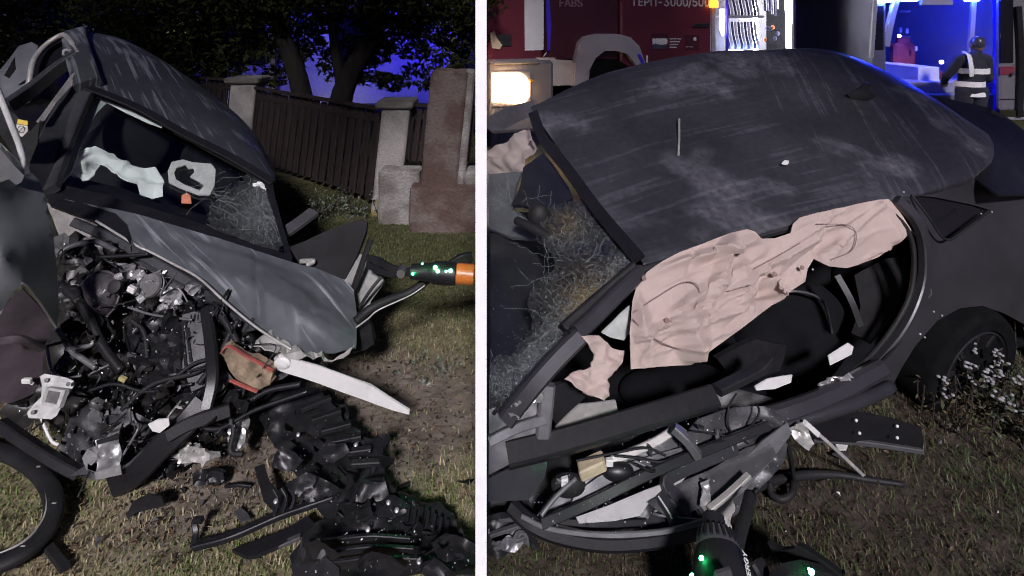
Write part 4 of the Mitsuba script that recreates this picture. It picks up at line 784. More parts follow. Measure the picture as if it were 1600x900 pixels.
for k in range(26):
    x, y = ur.uniform(440, 735), ur.uniform(640, 895)
    if not Polygon(out).buffer(6).contains(Point(x, y)): continue
    s = ur.uniform(14, 40); pol = [(x+s*math.cos(t)*ur.uniform(.5, 1.3), y+s*.7*math.sin(t)*ur.uniform(.5, 1.2)) for t in np.linspace(0, 2*np.pi, 8)[:-1]]
    if max(p[1] for p in pol) > 930: continue
    obj('torn_plate', panel(pol, [(x-s, y, ur.uniform(.10, .24)), (x+s, y, ur.uniform(.10, .22)), (x, y+s, ur.uniform(.08, .18))], .004, 6, .035, 12, k, True, ground=True), ur.choice(['m_black_plastic', 'm_satin_black', 'm_matte_black']), ut, smooth=35)
for k in range(34):
    x, y = ur.uniform(405, 735), ur.uniform(620, 895)
    if Polygon(out).contains(Point(x, y)): obj('splinter', shard(G(x, y, ur.uniform(.12, .2)), ur.uniform(.012, .05), ur, .15, 7), ur.choice(['m_black_plastic', 'm_satin_black']), ut, smooth=False)
k = obj('glass_crumbs', cat([shard(G(x, y, ur.uniform(.14, .21)), ur.uniform(.002, .006), ur, .5, 6) for x, y in ur.uniform([405, 615], [740, 898], (260, 2)) if Polygon(out).contains(Point(x, y))]), 'm_glint', ut); labels[k] = dict(kind='stuff')
obj('corner_shell', panel([(455, 885), (478, 850), (500, 862), (530, 888), (530, 902), (460, 902)], [(455, 885, .12), (500, 862, .16), (530, 895, .14)], .004, 7, .03, 9, 6, ground=True), 'm_black_plastic', ut, label='dark corner shell')
gp = thing('grille_bar', 'broken black grille bar with bent teeth left of the undertray', 'grille')
obj('bar', beam([G(302, 854, .03), G(360, 838, .05), (G(430, 808, .07)), G(480, 790, .09), G(528, 774, .10)], .03, .02, (0, 0, 1), 26), 'm_satin_black', gp)
obj('end_hook', beam([G(302, 854, .03), G(306, 832, .05), G(304, 814, .08), G(316, 812, .09)], .02, .02, None, 12), 'm_satin_black', gp)
for k in range(7): x = 428+k*13; obj('tooth', beam([G(x, 806-k*4, .08), G(x+6, 782-k*3, .12), G(x-2, 765-k*2, .15)], .014, .012, None, 9), 'm_satin_black', gp)
obj('plate', panel([(398, 730), (412, 724), (422, 752), (440, 770), (448, 792), (430, 798), (412, 780)], [(398, 730, .12), (448, 792, .08)], .006, 6, .03, 9, 4, ground=True), 'm_black_plastic', gp)
lp = thing('black_lath', 'ragged black plastic lath in the grass below the grille bar', 'plastic strip')
obj('lath', panel([(362, 856), (400, 842), (450, 822), (480, 806), (492, 818), (452, 842), (400, 868), (384, 870)], [(362, 856, .05), (490, 810, .08)], .012, 6, .03, 8, 6, ground=True), 'm_satin_black', lp)
obj('lath_edge', beam([G(384, 872, .04), G(430, 855, .05), G(470, 838, .07)], .02, .012, None, 10), 'm_grey_plastic', lp)
mg = thing('mud_flap', 'grey crumpled plastic flap on the soil below the bumper beam', 'plastic flap')
obj('flap', panel([(196, 806), (206, 786), (232, 772), (252, 776), (258, 790), (232, 797), (212, 802), (200, 812)], [(196, 806, .02), (232, 772, .10), (258, 790, .06)], .006, 5, .03, 9, 5, ground=True), 'm_black_plastic', mg)
mk = thing('folded_rag', 'small torn grey plastic sheet lying right of the flap near the soil', 'plastic sheet')
obj('sheet', panel([(366, 802), (374, 792), (386, 800), (392, 812), (378, 814)], [(366, 802, .03)], .004, 5, .02, 18, 3, ground=True), 'm_grey_plastic', mk)
solo('thin_rod', beam([G(352, 760, .02), G(372, 758, .03), G(392, 760, .02)], .012, .012, None, 6), 'm_satin_black', 'thin black rod on the earth between flap and undertray', 'rod')
solo('dark_splinter', trimesh.convex.convex_hull(np.array([G(712, 752, .02), G(742, 748, .02), G(735, 758, .02), G(722, 753, .05)])), 'm_satin_black', 'single black splinter on the bare earth beside the partition', 'splinter')
solo('dark_peg', bar(G(622, 764, .03), G(639, 757, .03), .014, .014), 'm_satin_black', 'short dark peg at the right edge of the undertray', 'peg')
tr = np.random.default_rng(77)
WHERE_L = ['beside the lower beam near the wheel ring', 'on the grass right of the wheel ring', 'in dry grass between the wheel ring and the grille bar', 'just below the crumpled flap', 'left of the hook of the grille bar', 'on the soil above the grille bar', 'under the bent bumper beam', 'on the soil below the grey grille piece', 'left of the crumpled flap', 'in the grass under the silver bracket', 'on bare earth right of the undertray', 'on the earth near the partition', 'in the grass below the cable loom', 'in the grass right of the white strip']
for where, (px, py) in zip(WHERE_L, ((95, 762), (118, 820), (152, 846), (240, 812), (312, 786), (330, 770), (262, 770), (285, 765), (190, 790), (60, 700), (640, 690), (700, 720), (615, 565), (688, 640))):
    solo('plastic_shard', shard(G(px, py, .02), tr.uniform(.012, .026), tr, .25, 7), tr.choice(['m_satin_black', 'm_black_plastic', 'm_grey_plastic']), 'small dark plastic shard '+where, 'shard', 'plastic shards on the left verge', smooth=False)

# crumbs of earth, plastic and glass scattered on the ground
def crumbs(n, fn, size, seed, flat=.6):
    r = np.random.default_rng(seed); ms = []
    for k in range(n):
        p = fn(r)
        if p is not None: ms.append(shard(p+np.array([0, 0, float(gh(np.array([p[0]]), np.array([p[1]]))[0])]), r.uniform(*size), r, flat, 6))
    return cat(ms)
def soil_spot(r):
    y = 1.85+2.6*r.random()**1.3; x = r.uniform(-2.6, -.1)
    return np.array([x, y, .003]) if x < wall_x(y)-.03 and r.random() < float(zone(np.array([x]), np.array([y]))[0]) else None
mat('clod', tint((.13, .11, .09), .6, 14, 80), .95, specular=.1)
stuff('earth_clods', crumbs(3600, soil_spot, (.004, .014), 301), 'm_clod', 'small clods and stones on the bare earth beside the undertray', 'earth clods')
def bay_spot(r):
    p = G(r.uniform(60, 640), r.uniform(690, 890), 0); return np.array([p[0]+r.normal(0, .1), p[1], .008])
stuff('plastic_crumbs', crumbs(420, bay_spot, (.003, .011), 302, .3), 'm_satin_black', 'black plastic crumbs strewn over soil and grass below the engine bay', 'plastic crumbs')
stuff('glass_grains', crumbs(260, bay_spot, (.002, .004), 303, .5), 'm_glint', 'glass grains glittering on the soil below the engine bay', 'glass grains')
# ---------------------------------------------------------------- right wreck
mat('dark_paint', col(lambda p, n, uv: mi.Color3f(.036, .035, .042)*(.75+.5*fbm(p.x*6, p.y*6, p.z*6, 3))), .35, .3, clearcoat=.7, clearcoat_gloss=.88)
def dusty_fn(p, n, uv):
    a, b = p.x*.95+p.y*.30, p.y*.95-p.x*.30                              # along and across the car
    cloud = fbm(p.x*2.3+4, p.y*2.3, p.z*2.3, 4); grain = fbm(p.x*45, p.y*45, p.z*45, 3)
    st = fbm(a*2.2, b*48, 1.0, 3); st2 = fbm(b*2.5+a*1.2, (a-b*.55)*42, 5.0, 3)
    rear = smoothstep(2.3, 2.6, a)
    w = (1-rear)*smoothstep(.56, .72, st*.65+cloud*.42)+rear*smoothstep(.52, .68, st2*.72+cloud*.34)
    rub = smoothstep(.56, .70, fbm(p.x*3.1+7, p.y*3.1+2, p.z*3.1, 3))
    return mix(mi.Color3f(.037, .037, .044)*(.5+1.0*cloud)*(.8+.4*grain), (.17, .17, .195), dr.clip(w*.20*grain*1.7+rub*.36*grain*1.9, 0, 1))
mat('dusty_roof', col(dusty_fn), .38, .2, clearcoat=.5, clearcoat_gloss=.85)
mat('dark_metal', tint((.065, .065, .07), .4, 9, 60), .42, .35)
mat('mid_metal', tint((.16, .16, .17), .4, 9, 60), .38, .45)
mat('bag_pink', col(lambda p, n, uv: mi.Color3f(.42, .335, .30)*(.88+.24*fbm(p.x*6, p.y*6, p.z*6, 3))), .85, bump=(lambda p, n, uv: .0006*noise(p.x*260, p.y*260, p.z*260), 5e-4))
mat('stitch', (.22, .15, .14), .9)
mat('tyre_rubber', tint((.006, .006, .0065), .5, 20, 90), .95, specular=.08)
mat('wheel_alloy', tint((.03, .03, .032), .3, 20, 80), .4, .5)
rc = thing('wrecked_car', 'crushed dark grey car seen from its side with pink curtain airbag and dusty roof', 'car')
obj('roof', grid([[(1004, 420, 2.31), (1112, 388, 2.43), (1232, 355, 2.57), (1342, 325, 2.69), (1432, 307, 2.81), (1522, 288, 3.04)],
                  [(1001, 404, 2.30), (1110, 374, 2.42), (1230, 341, 2.56), (1340, 313, 2.68), (1430, 297, 2.80), (1522, 276, 3.02)],
                  [(945, 332, 2.62), (1080, 282, 2.78), (1220, 252, 2.92), (1350, 232, 3.06), (1455, 236, 3.10), (1550, 252, 3.15)],
                  [(882, 242, 3.0), (1040, 192, 3.2), (1200, 162, 3.4), (1340, 152, 3.5), (1465, 187, 3.45), (1553, 226, 3.30)],
                  [(833, 174, 3.3), (960, 118, 3.6), (1100, 89, 3.85), (1190, 82, 3.95), (1310, 85, 4.1), (1420, 130, 3.95), (1543, 208, 3.50)],
                  [(836, 174, 3.36), (960, 122, 3.9), (1100, 93, 4.2), (1190, 88, 4.3), (1310, 92, 4.4), (1418, 137, 4.2), (1535, 212, 3.7)],
                  [(850, 215, 3.5), (960, 180, 4.1), (1100, 150, 4.5), (1190, 140, 4.6), (1310, 140, 4.7), (1410, 180, 4.5), (1520, 240, 3.9)]], 80, 50, .006, .026, 2.2, 13), 'm_dusty_roof', rc, smooth=True, label='dented dusty roof with pale scrape marks')
obj('roof_lip', beam([P(833, 176, 3.27), P(848, 215, 3.10), P(885, 262, 2.88), (P(935, 330, 2.58)), P(998, 405, 2.28)], .055, .02, (-.5, -.3, 1), 30), 'm_satin_black', rc)
obj('roof_rail', beam([P(1002, 422, 2.30), P(1062, 402, 2.36), P(1152, 377, 2.46), P(1250, 351, 2.57), P(1340, 328, 2.67), P(1415, 312, 2.75)], .03, .03, (0, -.5, 1), 40), 'm_dark_paint', rc, smooth=40)
obj('roof_hole', panel([(1323, 147), (1340, 140), (1352, 130), (1360, 130), (1360, 142), (1370, 150), (1362, 155), (1345, 158), (1330, 154)], [(1340, 147, 3.47)], .012, 4, .01, 12, 3), 'm_satin_black', rc, label='black torn aerial foot on the roof')
obj('scrape', pt([(1061, 186, 3.185), (1061, 215, 3.065), (1060, 243, 2.955)], .006, k=6, n=14), 'm_pale_metal', rc)
obj('pale_chip', panel([(1221, 256), (1227, 250), (1233, 251), (1232, 256), (1228, 258)], [(1216, 258, 2.86), (1236, 248, 2.90)], .004, 4), 'm_white_plastic', rc)
# windscreen
mat('cloth_black', tint((.008, .008, .0095), .5, 7, 140), .95, specular=.06)
WR = [(833, 176, 3.26), (997, 404, 2.30), (800, 640, 1.97), (765, 400, 2.62)]
wr = lambda px, py, o=0.: float(interp([(a, b, c+o) for a, b, c in WR])(np.array([[px, py]], float))[0])
WQ = lambda px, py, o=0.: P(px, py, wr(px, py, o))
hole2 = [(832, 190), (852, 225), (884, 268), (932, 335), (994, 410), (960, 450), (930, 478), (890, 515), (850, 560), (800, 640), (765, 690), (765, 200), (800, 195)]
q_, f_ = sheet2d(hole2, 16); d_ = interp(WR)(q_)
obj_g2 = obj('windscreen', (np.stack([(q_[:, 0]-800)/F*d_, d_, CAM_H-(q_[:, 1]-YH)/F*d_], 1), f_), 'm_screen', rc, smooth=False)
hp2 = Polygon(hole2); r = np.random.default_rng(15); ribs = []
def crack2(a, b, w=.0008, jag=2.5):
    n = max(2, int(math.hypot(a[0]-b[0], a[1]-b[1])/9)); pts = []
    for i in range(n+1):
        s = i/n; x = a[0]+(b[0]-a[0])*s+r.normal(0, jag)*(0 < i < n); y = a[1]+(b[1]-a[1])*s+r.normal(0, jag)*(0 < i < n)
        if not hp2.contains(Point(x, y)): break
        pts.append(WQ(x, y, -.004))
    if len(pts) > 1: ribs.append(sweep(np.array(pts), circ(w*.5, 4)))
for (cx, cy, n, L0) in ((905, 420, 16, 130), (850, 360, 16, 110), (880, 500, 10, 120), (800, 320, 14, 90)):
    for k in range(n):
        a = r.uniform(0, 2*np.pi); L = r.uniform(20, L0); s = r.uniform(4, 22); crack2((cx+s*math.cos(a), cy+s*math.sin(a)), (cx+L*math.cos(a), cy+L*math.sin(a)))
for k in range(50):
    s = r.random(); x = 800+s*175+r.normal(0, 22); y = 590-s*170+r.normal(0, 30); a = r.uniform(0, 2*np.pi); L = r.uniform(5, 20)
    if hp2.contains(Point(x, y)): crack2((x, y), (x+L*math.cos(a), y+L*math.sin(a)), .0008, 1.5)
k = obj('cracks', cat(ribs), 'm_crazed', obj_g2); labels[k] = dict(kind='stuff')
def dens2(x, y):
    s = np.clip((x-800)/180, 0, 1); line = 605-s*185
    return np.clip(1.1*np.exp(-((y-line+6)/34)**2)+.55*np.exp(-(((x-900)/50)**2+((y-360)/42)**2))+.45*np.exp(-(((x-885)/60)**2+((y-470)/45)**2)), 0, 1)
(m_, c_), l_ = crazed(hole2, dens2, WQ, 22000, 31, -.003, lambda x, y: np.exp(-(((x-925)/45)**2+((y-470)/45)**2))+.6*np.exp(-(((x-880)/30)**2+((y-350)/25)**2)))
k = obj('crazed_glass', m_, 'm_crazed_cell', obj_g2, color=c_); labels[k] = dict(kind='stuff')
k = obj('fracture_lines', l_, 'm_crazed', obj_g2, smooth=False); labels[k] = dict(kind='stuff')
gr = []
for k in range(1700):
    if r.random() < .7: s = r.random(); x = 800+s*185+r.normal(0, 18); y = 600-s*180+r.normal(0, 26)
    else: x, y = r.uniform(768, 980), r.uniform(300, 640)
    if hp2.contains(Point(x, y)): gr.append(shard(WQ(x, y, -.007), r.uniform(.0006, .0019), r, .5, 6))
for k in range(420):
    s = r.random(); x = 800+s*185+r.normal(0, 30); y = 600-s*180+r.normal(0, 38)
    if hp2.contains(Point(x, y)): gr.append(shard(WQ(x, y, -.009), r.uniform(.0018, .0034), r, .6, 6))
k = obj('glass_crumbs', cat(gr), 'm_glint', obj_g2); labels[k] = dict(kind='stuff')
obj('dashboard', panel([(766, 365), (800, 372), (840, 400), (870, 450), (880, 500), (840, 560), (790, 640), (766, 680)], [(766, 365, 2.9), (880, 480, 2.55), (766, 680, 2.05)], .05, 9, .05, 5, 7), 'm_satin_black', rc)
obj('cabin_lining', panel([(766, 330), (840, 330), (990, 405), (1120, 370), (1420, 305), (1450, 380), (1448, 470), (1400, 550), (1300, 640), (1180, 640), (900, 640), (840, 700), (766, 720)], [(766, 330, 3.4), (1420, 305, 3.5), (1300, 640, 2.9), (840, 700, 2.25), (990, 405, 3.2)], .03, 16, .06, 3, 8), 'm_cloth_black', rc)
obj('far_wing', panel([(764, 203), (764, 182), (790, 168), (832, 158), (838, 178), (812, 190), (785, 204)], [(764, 190, 3.75), (832, 170, 3.5)], .02, 7, .012, 6, 5), 'm_mid_metal', rc, smooth=40)
obj('front_airbag', panel([(764, 238), (790, 228), (822, 204), (832, 210), (846, 238), (826, 252), (814, 268), (764, 272)], [(764, 240, 3.45), (830, 205, 3.35), (814, 268, 3.2)], .006, 3.5, .008, 9, 6, fold=[(14, .02, 40, 8, -25, 25, 3), (10, .02, 30, 8, 70, 25, 4)]), 'm_bag_pink', rc, smooth=50, label='creased pale airbag behind the windscreen')
obj('dash_top', panel([(764, 272), (815, 268), (806, 292), (800, 330), (835, 350), (860, 372), (800, 372), (764, 356)], [(764, 272, 3.2), (815, 268, 3.15), (860, 372, 2.75), (764, 356, 2.9)], .02, 8, .03, 8, 9), 'm_mid_metal', rc, smooth=40)
obj('visor', panel([(798, 322), (812, 290), (818, 262), (850, 240), (868, 262), (886, 290), (892, 310), (870, 322), (836, 326), (812, 320)], [(798, 322, 2.98), (850, 240, 3.1), (890, 310, 2.85)], .03, 7, .04, 7, 9), 'm_satin_black', rc, smooth=40)
obj('mirror_arm', pt([(806, 344, 2.72), (835, 358, 2.66), (864, 374, 2.60)], .026, k=9, n=14, scale=[.7, 1, .8]), 'm_rubber', rc, smooth=True)
obj('mirror_foot', lump(P(842, 338, 2.72), [.05, .04, .06], .1, 3, 3, 3), 'm_rubber', rc, smooth=True)
mat('gold_card', tint((.42, .30, .12), .5, 18, 90), .45, .3)  # golden light on the windscreen put into this base colour
obj('gold_gleam', panel([(895, 480), (930, 452), (965, 430), (978, 436), (955, 462), (925, 490), (900, 520), (880, 520)], [(895, 480, 2.42), (978, 436, 2.36)], .01, 6, .06, 20, 6, True), 'm_gold_card', rc, label='golden gleam shaped as a crumpled sheet behind the cracked glass')
# near pillar
obj('windscreen_pillar', beam([P(1000, 424, 2.24), P(968, 455, 2.17), P(925, 498, 2.10), P(900, 520, 2.06)], .055, .05, (.3, -1, .4), 20), 'm_dark_paint', rc, smooth=40)
obj('pillar_seal', beam([P(992, 414, 2.25), P(950, 450, 2.2), P(908, 486, 2.14), P(880, 512, 2.1)], .03, .03, (.3, -1, .4), 16), 'm_rubber', rc)
obj('pillar_foot', beam([P(905, 525, 2.02), P(870, 560, 1.98), P(830, 605, 1.94), P(790, 655, 1.92)], .06, .06, (.2, -1, .5), 18), 'm_dark_paint', rc, smooth=40)
obj('pillar_tip', trimesh.convex.convex_hull(np.array([P(877, 512, 2.02), P(912, 528, 2.0), P(905, 536, 2.04), P(900, 520, 2.08)])), 'm_satin_black', rc)
# curtain airbag with stitching
CB = [(985, 450, 2.18), (1060, 396, 2.30), (1150, 362, 2.40), (1240, 348, 2.50), (1330, 321, 2.62), (1400, 318, 2.70), (985, 575, 2.06), (1130, 530, 2.20), (1255, 442, 2.42), (1340, 415, 2.58), (1090, 470, 2.19), (1200, 420, 2.40)]
bagp = [(984, 520), (987, 470), (996, 444), (1012, 424), (1035, 408), (1062, 394), (1100, 380), (1140, 364), (1168, 358), (1180, 362), (1190, 373), (1212, 372), (1236, 364), (1239, 350), (1250, 340), (1275, 333), (1330, 321), (1372, 312), (1388, 311), (1398, 320), (1412, 340), (1424, 360), (1408, 375), (1392, 384), (1386, 392), (1372, 402), (1340, 414), (1322, 419), (1295, 416), (1272, 404), (1262, 420), (1258, 440), (1235, 455), (1200, 482), (1165, 508), (1130, 534), (1100, 556), (1078, 570), (1030, 573), (986, 577)]
def folds(mesh_fn, *_): return mesh_fn
bag = obj('curtain_airbag', panel(bagp, CB, .004, 3.0, .010, 3.5, 91, fold=[(11, .060, 60, 20, 100, 16, 5), (15, .028, 100, 10, -28, 10, 6), (14, .010, 50, 6, -30, 40, 7)], hold=9), 'm_bag_pink', rc, smooth=28, label='limp pinkish curtain airbag hanging from the roof rail')
cbf = interp([(a, b, c-.024) for a, b, c in CB])
def stitch(pts, r_=.0022, closed=False):
    s = spline(np.array(pts, float), 40); d = cbf(s); return obj('seam', sweep(np.array([P(a, b, c) for (a, b), c in zip(s, d)]), circ(r_, 5)), 'm_stitch', bag, smooth=True)
stitch([(990, 488), (1030, 462), (1065, 442), (1088, 444), (1092, 465), (1078, 490), (1055, 502), (1042, 500)])
stitch([(988, 498), (1010, 520), (1040, 538), (1070, 546), (1098, 540)])
stitch([(1275, 350), (1325, 352), (1338, 368), (1330, 392), (1300, 405)])
stitch([(1178, 420), (1215, 400), (1250, 380)])
for (a, b) in ((1042, 500), (1210, 428), (1253, 418), (1006, 434)):
    obj('eyelet', lathe([(0, .009), (.004, .009), (.005, .004)], P(a, b, float(cbf(np.array([[a, b]], float))[0])), [0, -1, .2], 12), 'm_stitch', bag)
obj('tether', pt([(1418, 352, 2.70), (1428, 365, 2.70), (1436, 378, 2.71)], .003, k=5, n=10), 'm_white_plastic', bag)
obj('torn_airbag', panel([(906, 524), (935, 524), (958, 545), (975, 548), (972, 570), (958, 580), (950, 605), (944, 626), (925, 618), (900, 606), (882, 592), (905, 580), (926, 574), (930, 556)], [(906, 524, 2.03), (975, 548, 2.08), (944, 626, 1.98), (882, 592, 1.97)], .006, 3.5, .01, 9, 5, fold=[(16, .016, 30, 10, 70, 40, 8), (20, .007, 20, 5, 20, 60, 9)]), 'm_bag_pink', rc, smooth=55, label='torn pink airbag flap at the windscreen pillar')
obj('pillar_trim', panel([(940, 520), (968, 492), (984, 478), (984, 520), (975, 532), (955, 528)], [(940, 520, 2.16), (984, 490, 2.18)], .008, 5, .012, 14, 5), 'm_mount_grey', rc, smooth=40, label='pale grey pillar trim')
# seats and things seen in the door opening
ST = [(1110, 575, 2.55), (1010, 610, 2.35), (1210, 560, 2.6), (1340, 470, 2.85)]
for i, (a, b, Y, sx, sz) in enumerate(((1080, 612, 2.62, .34, .10), (1235, 520, 3.0, .30, .30), (1370, 440, 3.25, .25, .35))):
    obj('seat', lump(P(a, b, Y), [sx, .14, sz], .14, i+3, 4, 2.6), 'm_cloth_black', rc, smooth=True)
obj('seat_belt', beam([P(1308, 430, 2.7), P(1330, 470, 2.65), P(1345, 510, 2.62)], .03, .006, (0, -1, .2), 12), 'm_black_plastic', rc)
obj('seat_seam', tube([P(1205, 470, 2.86), P(1240, 455, 2.85), P(1285, 470, 2.86), P(1300, 520, 2.86)], .006, n=20, k=6), 'm_grey_plastic', rc)
obj('door_card', panel([(1335, 430), (1380, 405), (1412, 400), (1416, 440), (1395, 490), (1360, 535), (1330, 520), (1345, 480)], [(1335, 430, 2.95), (1416, 440, 2.85), (1360, 535, 2.7)], .02, 8, .015, 6, 8), 'm_black_plastic', rc, smooth=40)
obj('tunnel', panel([(1120, 560), (1180, 530), (1230, 540), (1220, 580), (1150, 600)], [(1120, 560, 2.55), (1230, 540, 2.7)], .03, 8, .03, 6, 9), 'm_black_plastic', rc, smooth=40)
obj('seat_rail', beam([P(1120, 610, 2.2), P(1180, 580, 2.3), P(1200, 560, 2.35)], .05, .03, None, 12), 'm_rubber', rc)
obj('white_card', panel([(1294, 556), (1326, 536), (1334, 542), (1331, 554), (1297, 571)], [(1294, 556, 2.50), (1334, 545, 2.54)], .004, 5, .004, 9, 3), 'm_white_plastic', rc, label='white card in the rear footwell')
obj('white_card', panel([(1180, 604), (1200, 592), (1238, 586), (1236, 598), (1210, 608), (1182, 610)], [(1180, 604, 2.24), (1238, 590, 2.32)], .006, 5, .01, 9, 3), 'm_white_plastic', rc, label='pale strip on the sill')
obj('crumpled_foil', panel([(1275, 598), (1300, 588), (1330, 586), (1338, 596), (1320, 606), (1290, 604)], [(1300, 596, 2.36)], .004, 4, .03, 24, 3, True), 'm_alloy', rc)
# body side behind the doors
QP = [(1790, 330, 3.75), (1770, 520, 3.55), (1412, 298, 2.765), (1600, 300, 3.22), (1640, 400, 3.15), (1446, 420, 2.70), (1300, 645, 2.33), (1600, 500, 3.02), (1390, 610, 2.44), (1480, 430, 2.74), (1490, 480, 2.74)]
obj('rear_wing', panel([(1413, 300), (1430, 294), (1470, 294), (1522, 280), (1560, 300), (1640, 292), (1700, 300), (1790, 330), (1800, 420), (1770, 520), (1690, 540), (1610, 512), (1570, 490), (1535, 478), (1500, 482), (1465, 500), (1430, 540), (1408, 575), (1392, 608), (1376, 626), (1340, 640), (1304, 652), (1276, 652), (1300, 634), (1340, 604), (1376, 572), (1412, 530), (1436, 490), (1447, 450), (1450, 415), (1446, 375), (1430, 335)],
    QP, .012, 8, .008, 4, 21, holes=[[(1424, 305), (1460, 308), (1520, 320), (1546, 328), (1538, 338), (1510, 356), (1482, 374), (1474, 372), (1450, 338)]]), 'm_dark_paint', rc, smooth=40)
obj('quarter_window', panel([(1422, 303), (1460, 306), (1522, 318), (1548, 327), (1538, 340), (1510, 358), (1480, 376), (1470, 374), (1448, 340)], [(a, b, c+.03) for a, b, c in QP], .006, 9), 'm_dark_glass', rc)
obj('window_trim', pt([(1424, 304, 2.76), (1450, 338, 2.73), (1478, 374, 2.735), (1510, 357, 2.80), (1546, 329, 2.93)], .006, k=6, n=40), 'm_rubber', rc, smooth=True)
obj('door_frame', beam([P(1400, 312, 2.70), P(1432, 345, 2.68), P(1445, 390, 2.67), P(1442, 450, 2.64), P(1415, 515, 2.58), P(1370, 570, 2.50), P(1310, 625, 2.36), P(1270, 650, 2.28)], .05, .04, (.4, -1, .2), 50), 'm_dark_paint', rc, smooth=40)
obj('door_seal', pt([(1392, 330, 2.69), (1418, 360, 2.68), (1428, 400, 2.67), (1422, 460, 2.64), (1390, 520, 2.57), (1345, 572, 2.48), (1290, 622, 2.34)], .012, k=7, n=50), 'm_rubber', rc, smooth=True)
obj('sticker', panel([(1436, 470), (1445, 482), (1437, 488), (1428, 476)], [(1436, 478, 2.635)], .002, 4), 'm_sticker_white', rc, label='small pale yellow sticker on the door frame')
lk = P(1446, 456, 2.655); obj('striker', cat([tube([lk+[.024*math.cos(a), -.004, .024*math.sin(a)] for a in np.linspace(0, 2*np.pi, 13)[:-1]], .004, closed=True, n=24, k=5), block(lk, [.012, 0, .004], [0, .01, 0], [0, 0, .004], .002)]), 'm_steel', rc)
for (a, b, Y) in ((1412, 300, 2.70), (1459, 487, 2.66), (1472, 493, 2.68), (1437, 500, 2.62), (1438, 522, 2.60), (1445, 527, 2.60), (1533, 334, 2.88), (1550, 331, 2.95), (1373, 325, 2.68), (1270, 421, 2.42)):
    obj('bead', lump(P(a, b, Y), [.004, .004, .004], 0, 0, 1), 'm_glint', rc)
obj('rear_deck', panel([(1440, 145), (1500, 158), (1545, 168), (1575, 184), (1600, 203), (1660, 235), (1760, 290), (1790, 332), (1700, 304), (1560, 304), (1522, 278), (1552, 252), (1552, 224)], [(1440, 145, 4.2), (1545, 168, 4.2), (1660, 240, 4.2), (1790, 332, 3.8), (1552, 250, 3.2), (1700, 304, 3.5), (1522, 278, 3.06)], .012, 9, .01, 4, 5), 'm_satin_black', rc, smooth=40)
obj('boot_edge', beam([P(1545, 172, 4.15), P(1600, 210, 4.15), P(1660, 245, 4.15)], .05, .03, None, 10), 'm_dark_paint', rc)
obj('rear_bumper', panel([(1640, 540), (1690, 538), (1772, 518), (1790, 480), (1796, 540), (1770, 620), (1700, 630), (1650, 600)], [(1640, 540, 3.1), (1790, 480, 3.65), (1700, 630, 3.2)], .02, 10, .01, 5, 3), 'm_black_plastic', rc, smooth=40)
# rear wheel in its arch
obj('arch_liner', panel([(1390, 610), (1410, 570), (1440, 525), (1470, 495), (1535, 474), (1600, 500), (1640, 560), (1610, 640), (1540, 640), (1420, 640)], [(1390, 610, 2.9), (1535, 474, 3.25), (1640, 560, 3.4), (1420, 640, 3.0)], .02, 10, .03, 6, 7), 'm_cloth_black', rc)
wc, wx = P(1492, 563, 2.93), np.array([.34, -.92, -.16]); wx /= np.linalg.norm(wx)
wh = obj('wheel', lathe([(-.10, .20), (-.10, .30), (-.085, .318), (.07, .318), (.095, .305), (.105, .285), (.10, .235), (.085, .225), (.085, .20)], wc, wx, 40), 'm_tyre_rubber', rc, smooth=40)
w1 = np.cross(wx, [0, 0, 1]); w1 /= np.linalg.norm(w1); w2 = np.cross(w1, wx)
obj('rim', lathe([(-.05, .18), (.085, .222), (.095, .226), (.10, .218), (.085, .205), (-.04, .17)], wc, wx, 36), 'm_wheel_alloy', wh, smooth=40)
for k in range(10):
    a = k*2*np.pi/10+.2; d = w1*math.cos(a)+w2*math.sin(a); obj('spoke', bar(wc+wx*.06+d*.035, wc+wx*.085+d*.212, .026, .02, wx), 'm_wheel_alloy', wh)
obj('hub', lathe([(.04, .05), (.075, .05), (.085, .035)], wc, wx, 20), 'm_wheel_alloy', wh)
obj('brake_disc', lathe([(-.02, .02), (-.02, .15), (.0, .15), (.0, .02)], wc, wx, 24), 'm_steel', wh)
# torn down side: sill, door shell, folded panels
obj('underbody', panel([(766, 775), (850, 715), (1000, 640), (1120, 600), (1240, 630), (1225, 720), (1160, 795), (1100, 832), (1000, 850), (880, 838), (800, 822), (766, 850)], [(766, 775, 2.12), (850, 715, 2.15), (1120, 600, 2.45), (1240, 630, 2.42), (1100, 832, 2.14), (766, 850, 2.05), (880, 838, 2.08)], .03, 10, .09, 6, 31), 'm_black_plastic', rc)
obj('front_wing', panel([(764, 640), (800, 630), (845, 618), (862, 640), (858, 690), (830, 706), (764, 742)], [(764, 640, 2.0), (845, 618, 2.05), (858, 690, 1.95), (764, 740, 1.86)], .01, 8, .03, 7, 9), 'm_mid_metal', rc, smooth=40, label='crumpled grey front wing against the partition')
obj('wing_rib', beam([P(764, 690, 1.90), P(810, 668, 1.93), P(852, 655, 1.96)], .03, .02, (0, -1, .4), 14), 'm_mid_metal', rc)
obj('wing_lower', panel([(764, 748), (820, 720), (858, 700), (852, 745), (826, 782), (764, 784)], [(764, 748, 1.9), (858, 700, 2.0), (826, 782, 1.92)], .01, 8, .02, 6, 9), 'm_dark_paint', rc, smooth=40)
obj('hinge_pillar', beam([P(856, 600, 2.0), P(852, 640, 1.98), P(846, 695, 1.96)], .05, .05, (0, -1, 0), 12), 'm_mid_metal', rc)
obj('torn_edge', panel([(792, 640), (815, 610), (845, 604), (850, 622), (820, 640), (800, 660)], [(792, 640, 1.9), (850, 615, 1.96)], .004, 4, .05, 26, 8, True), 'm_alloy', rc)
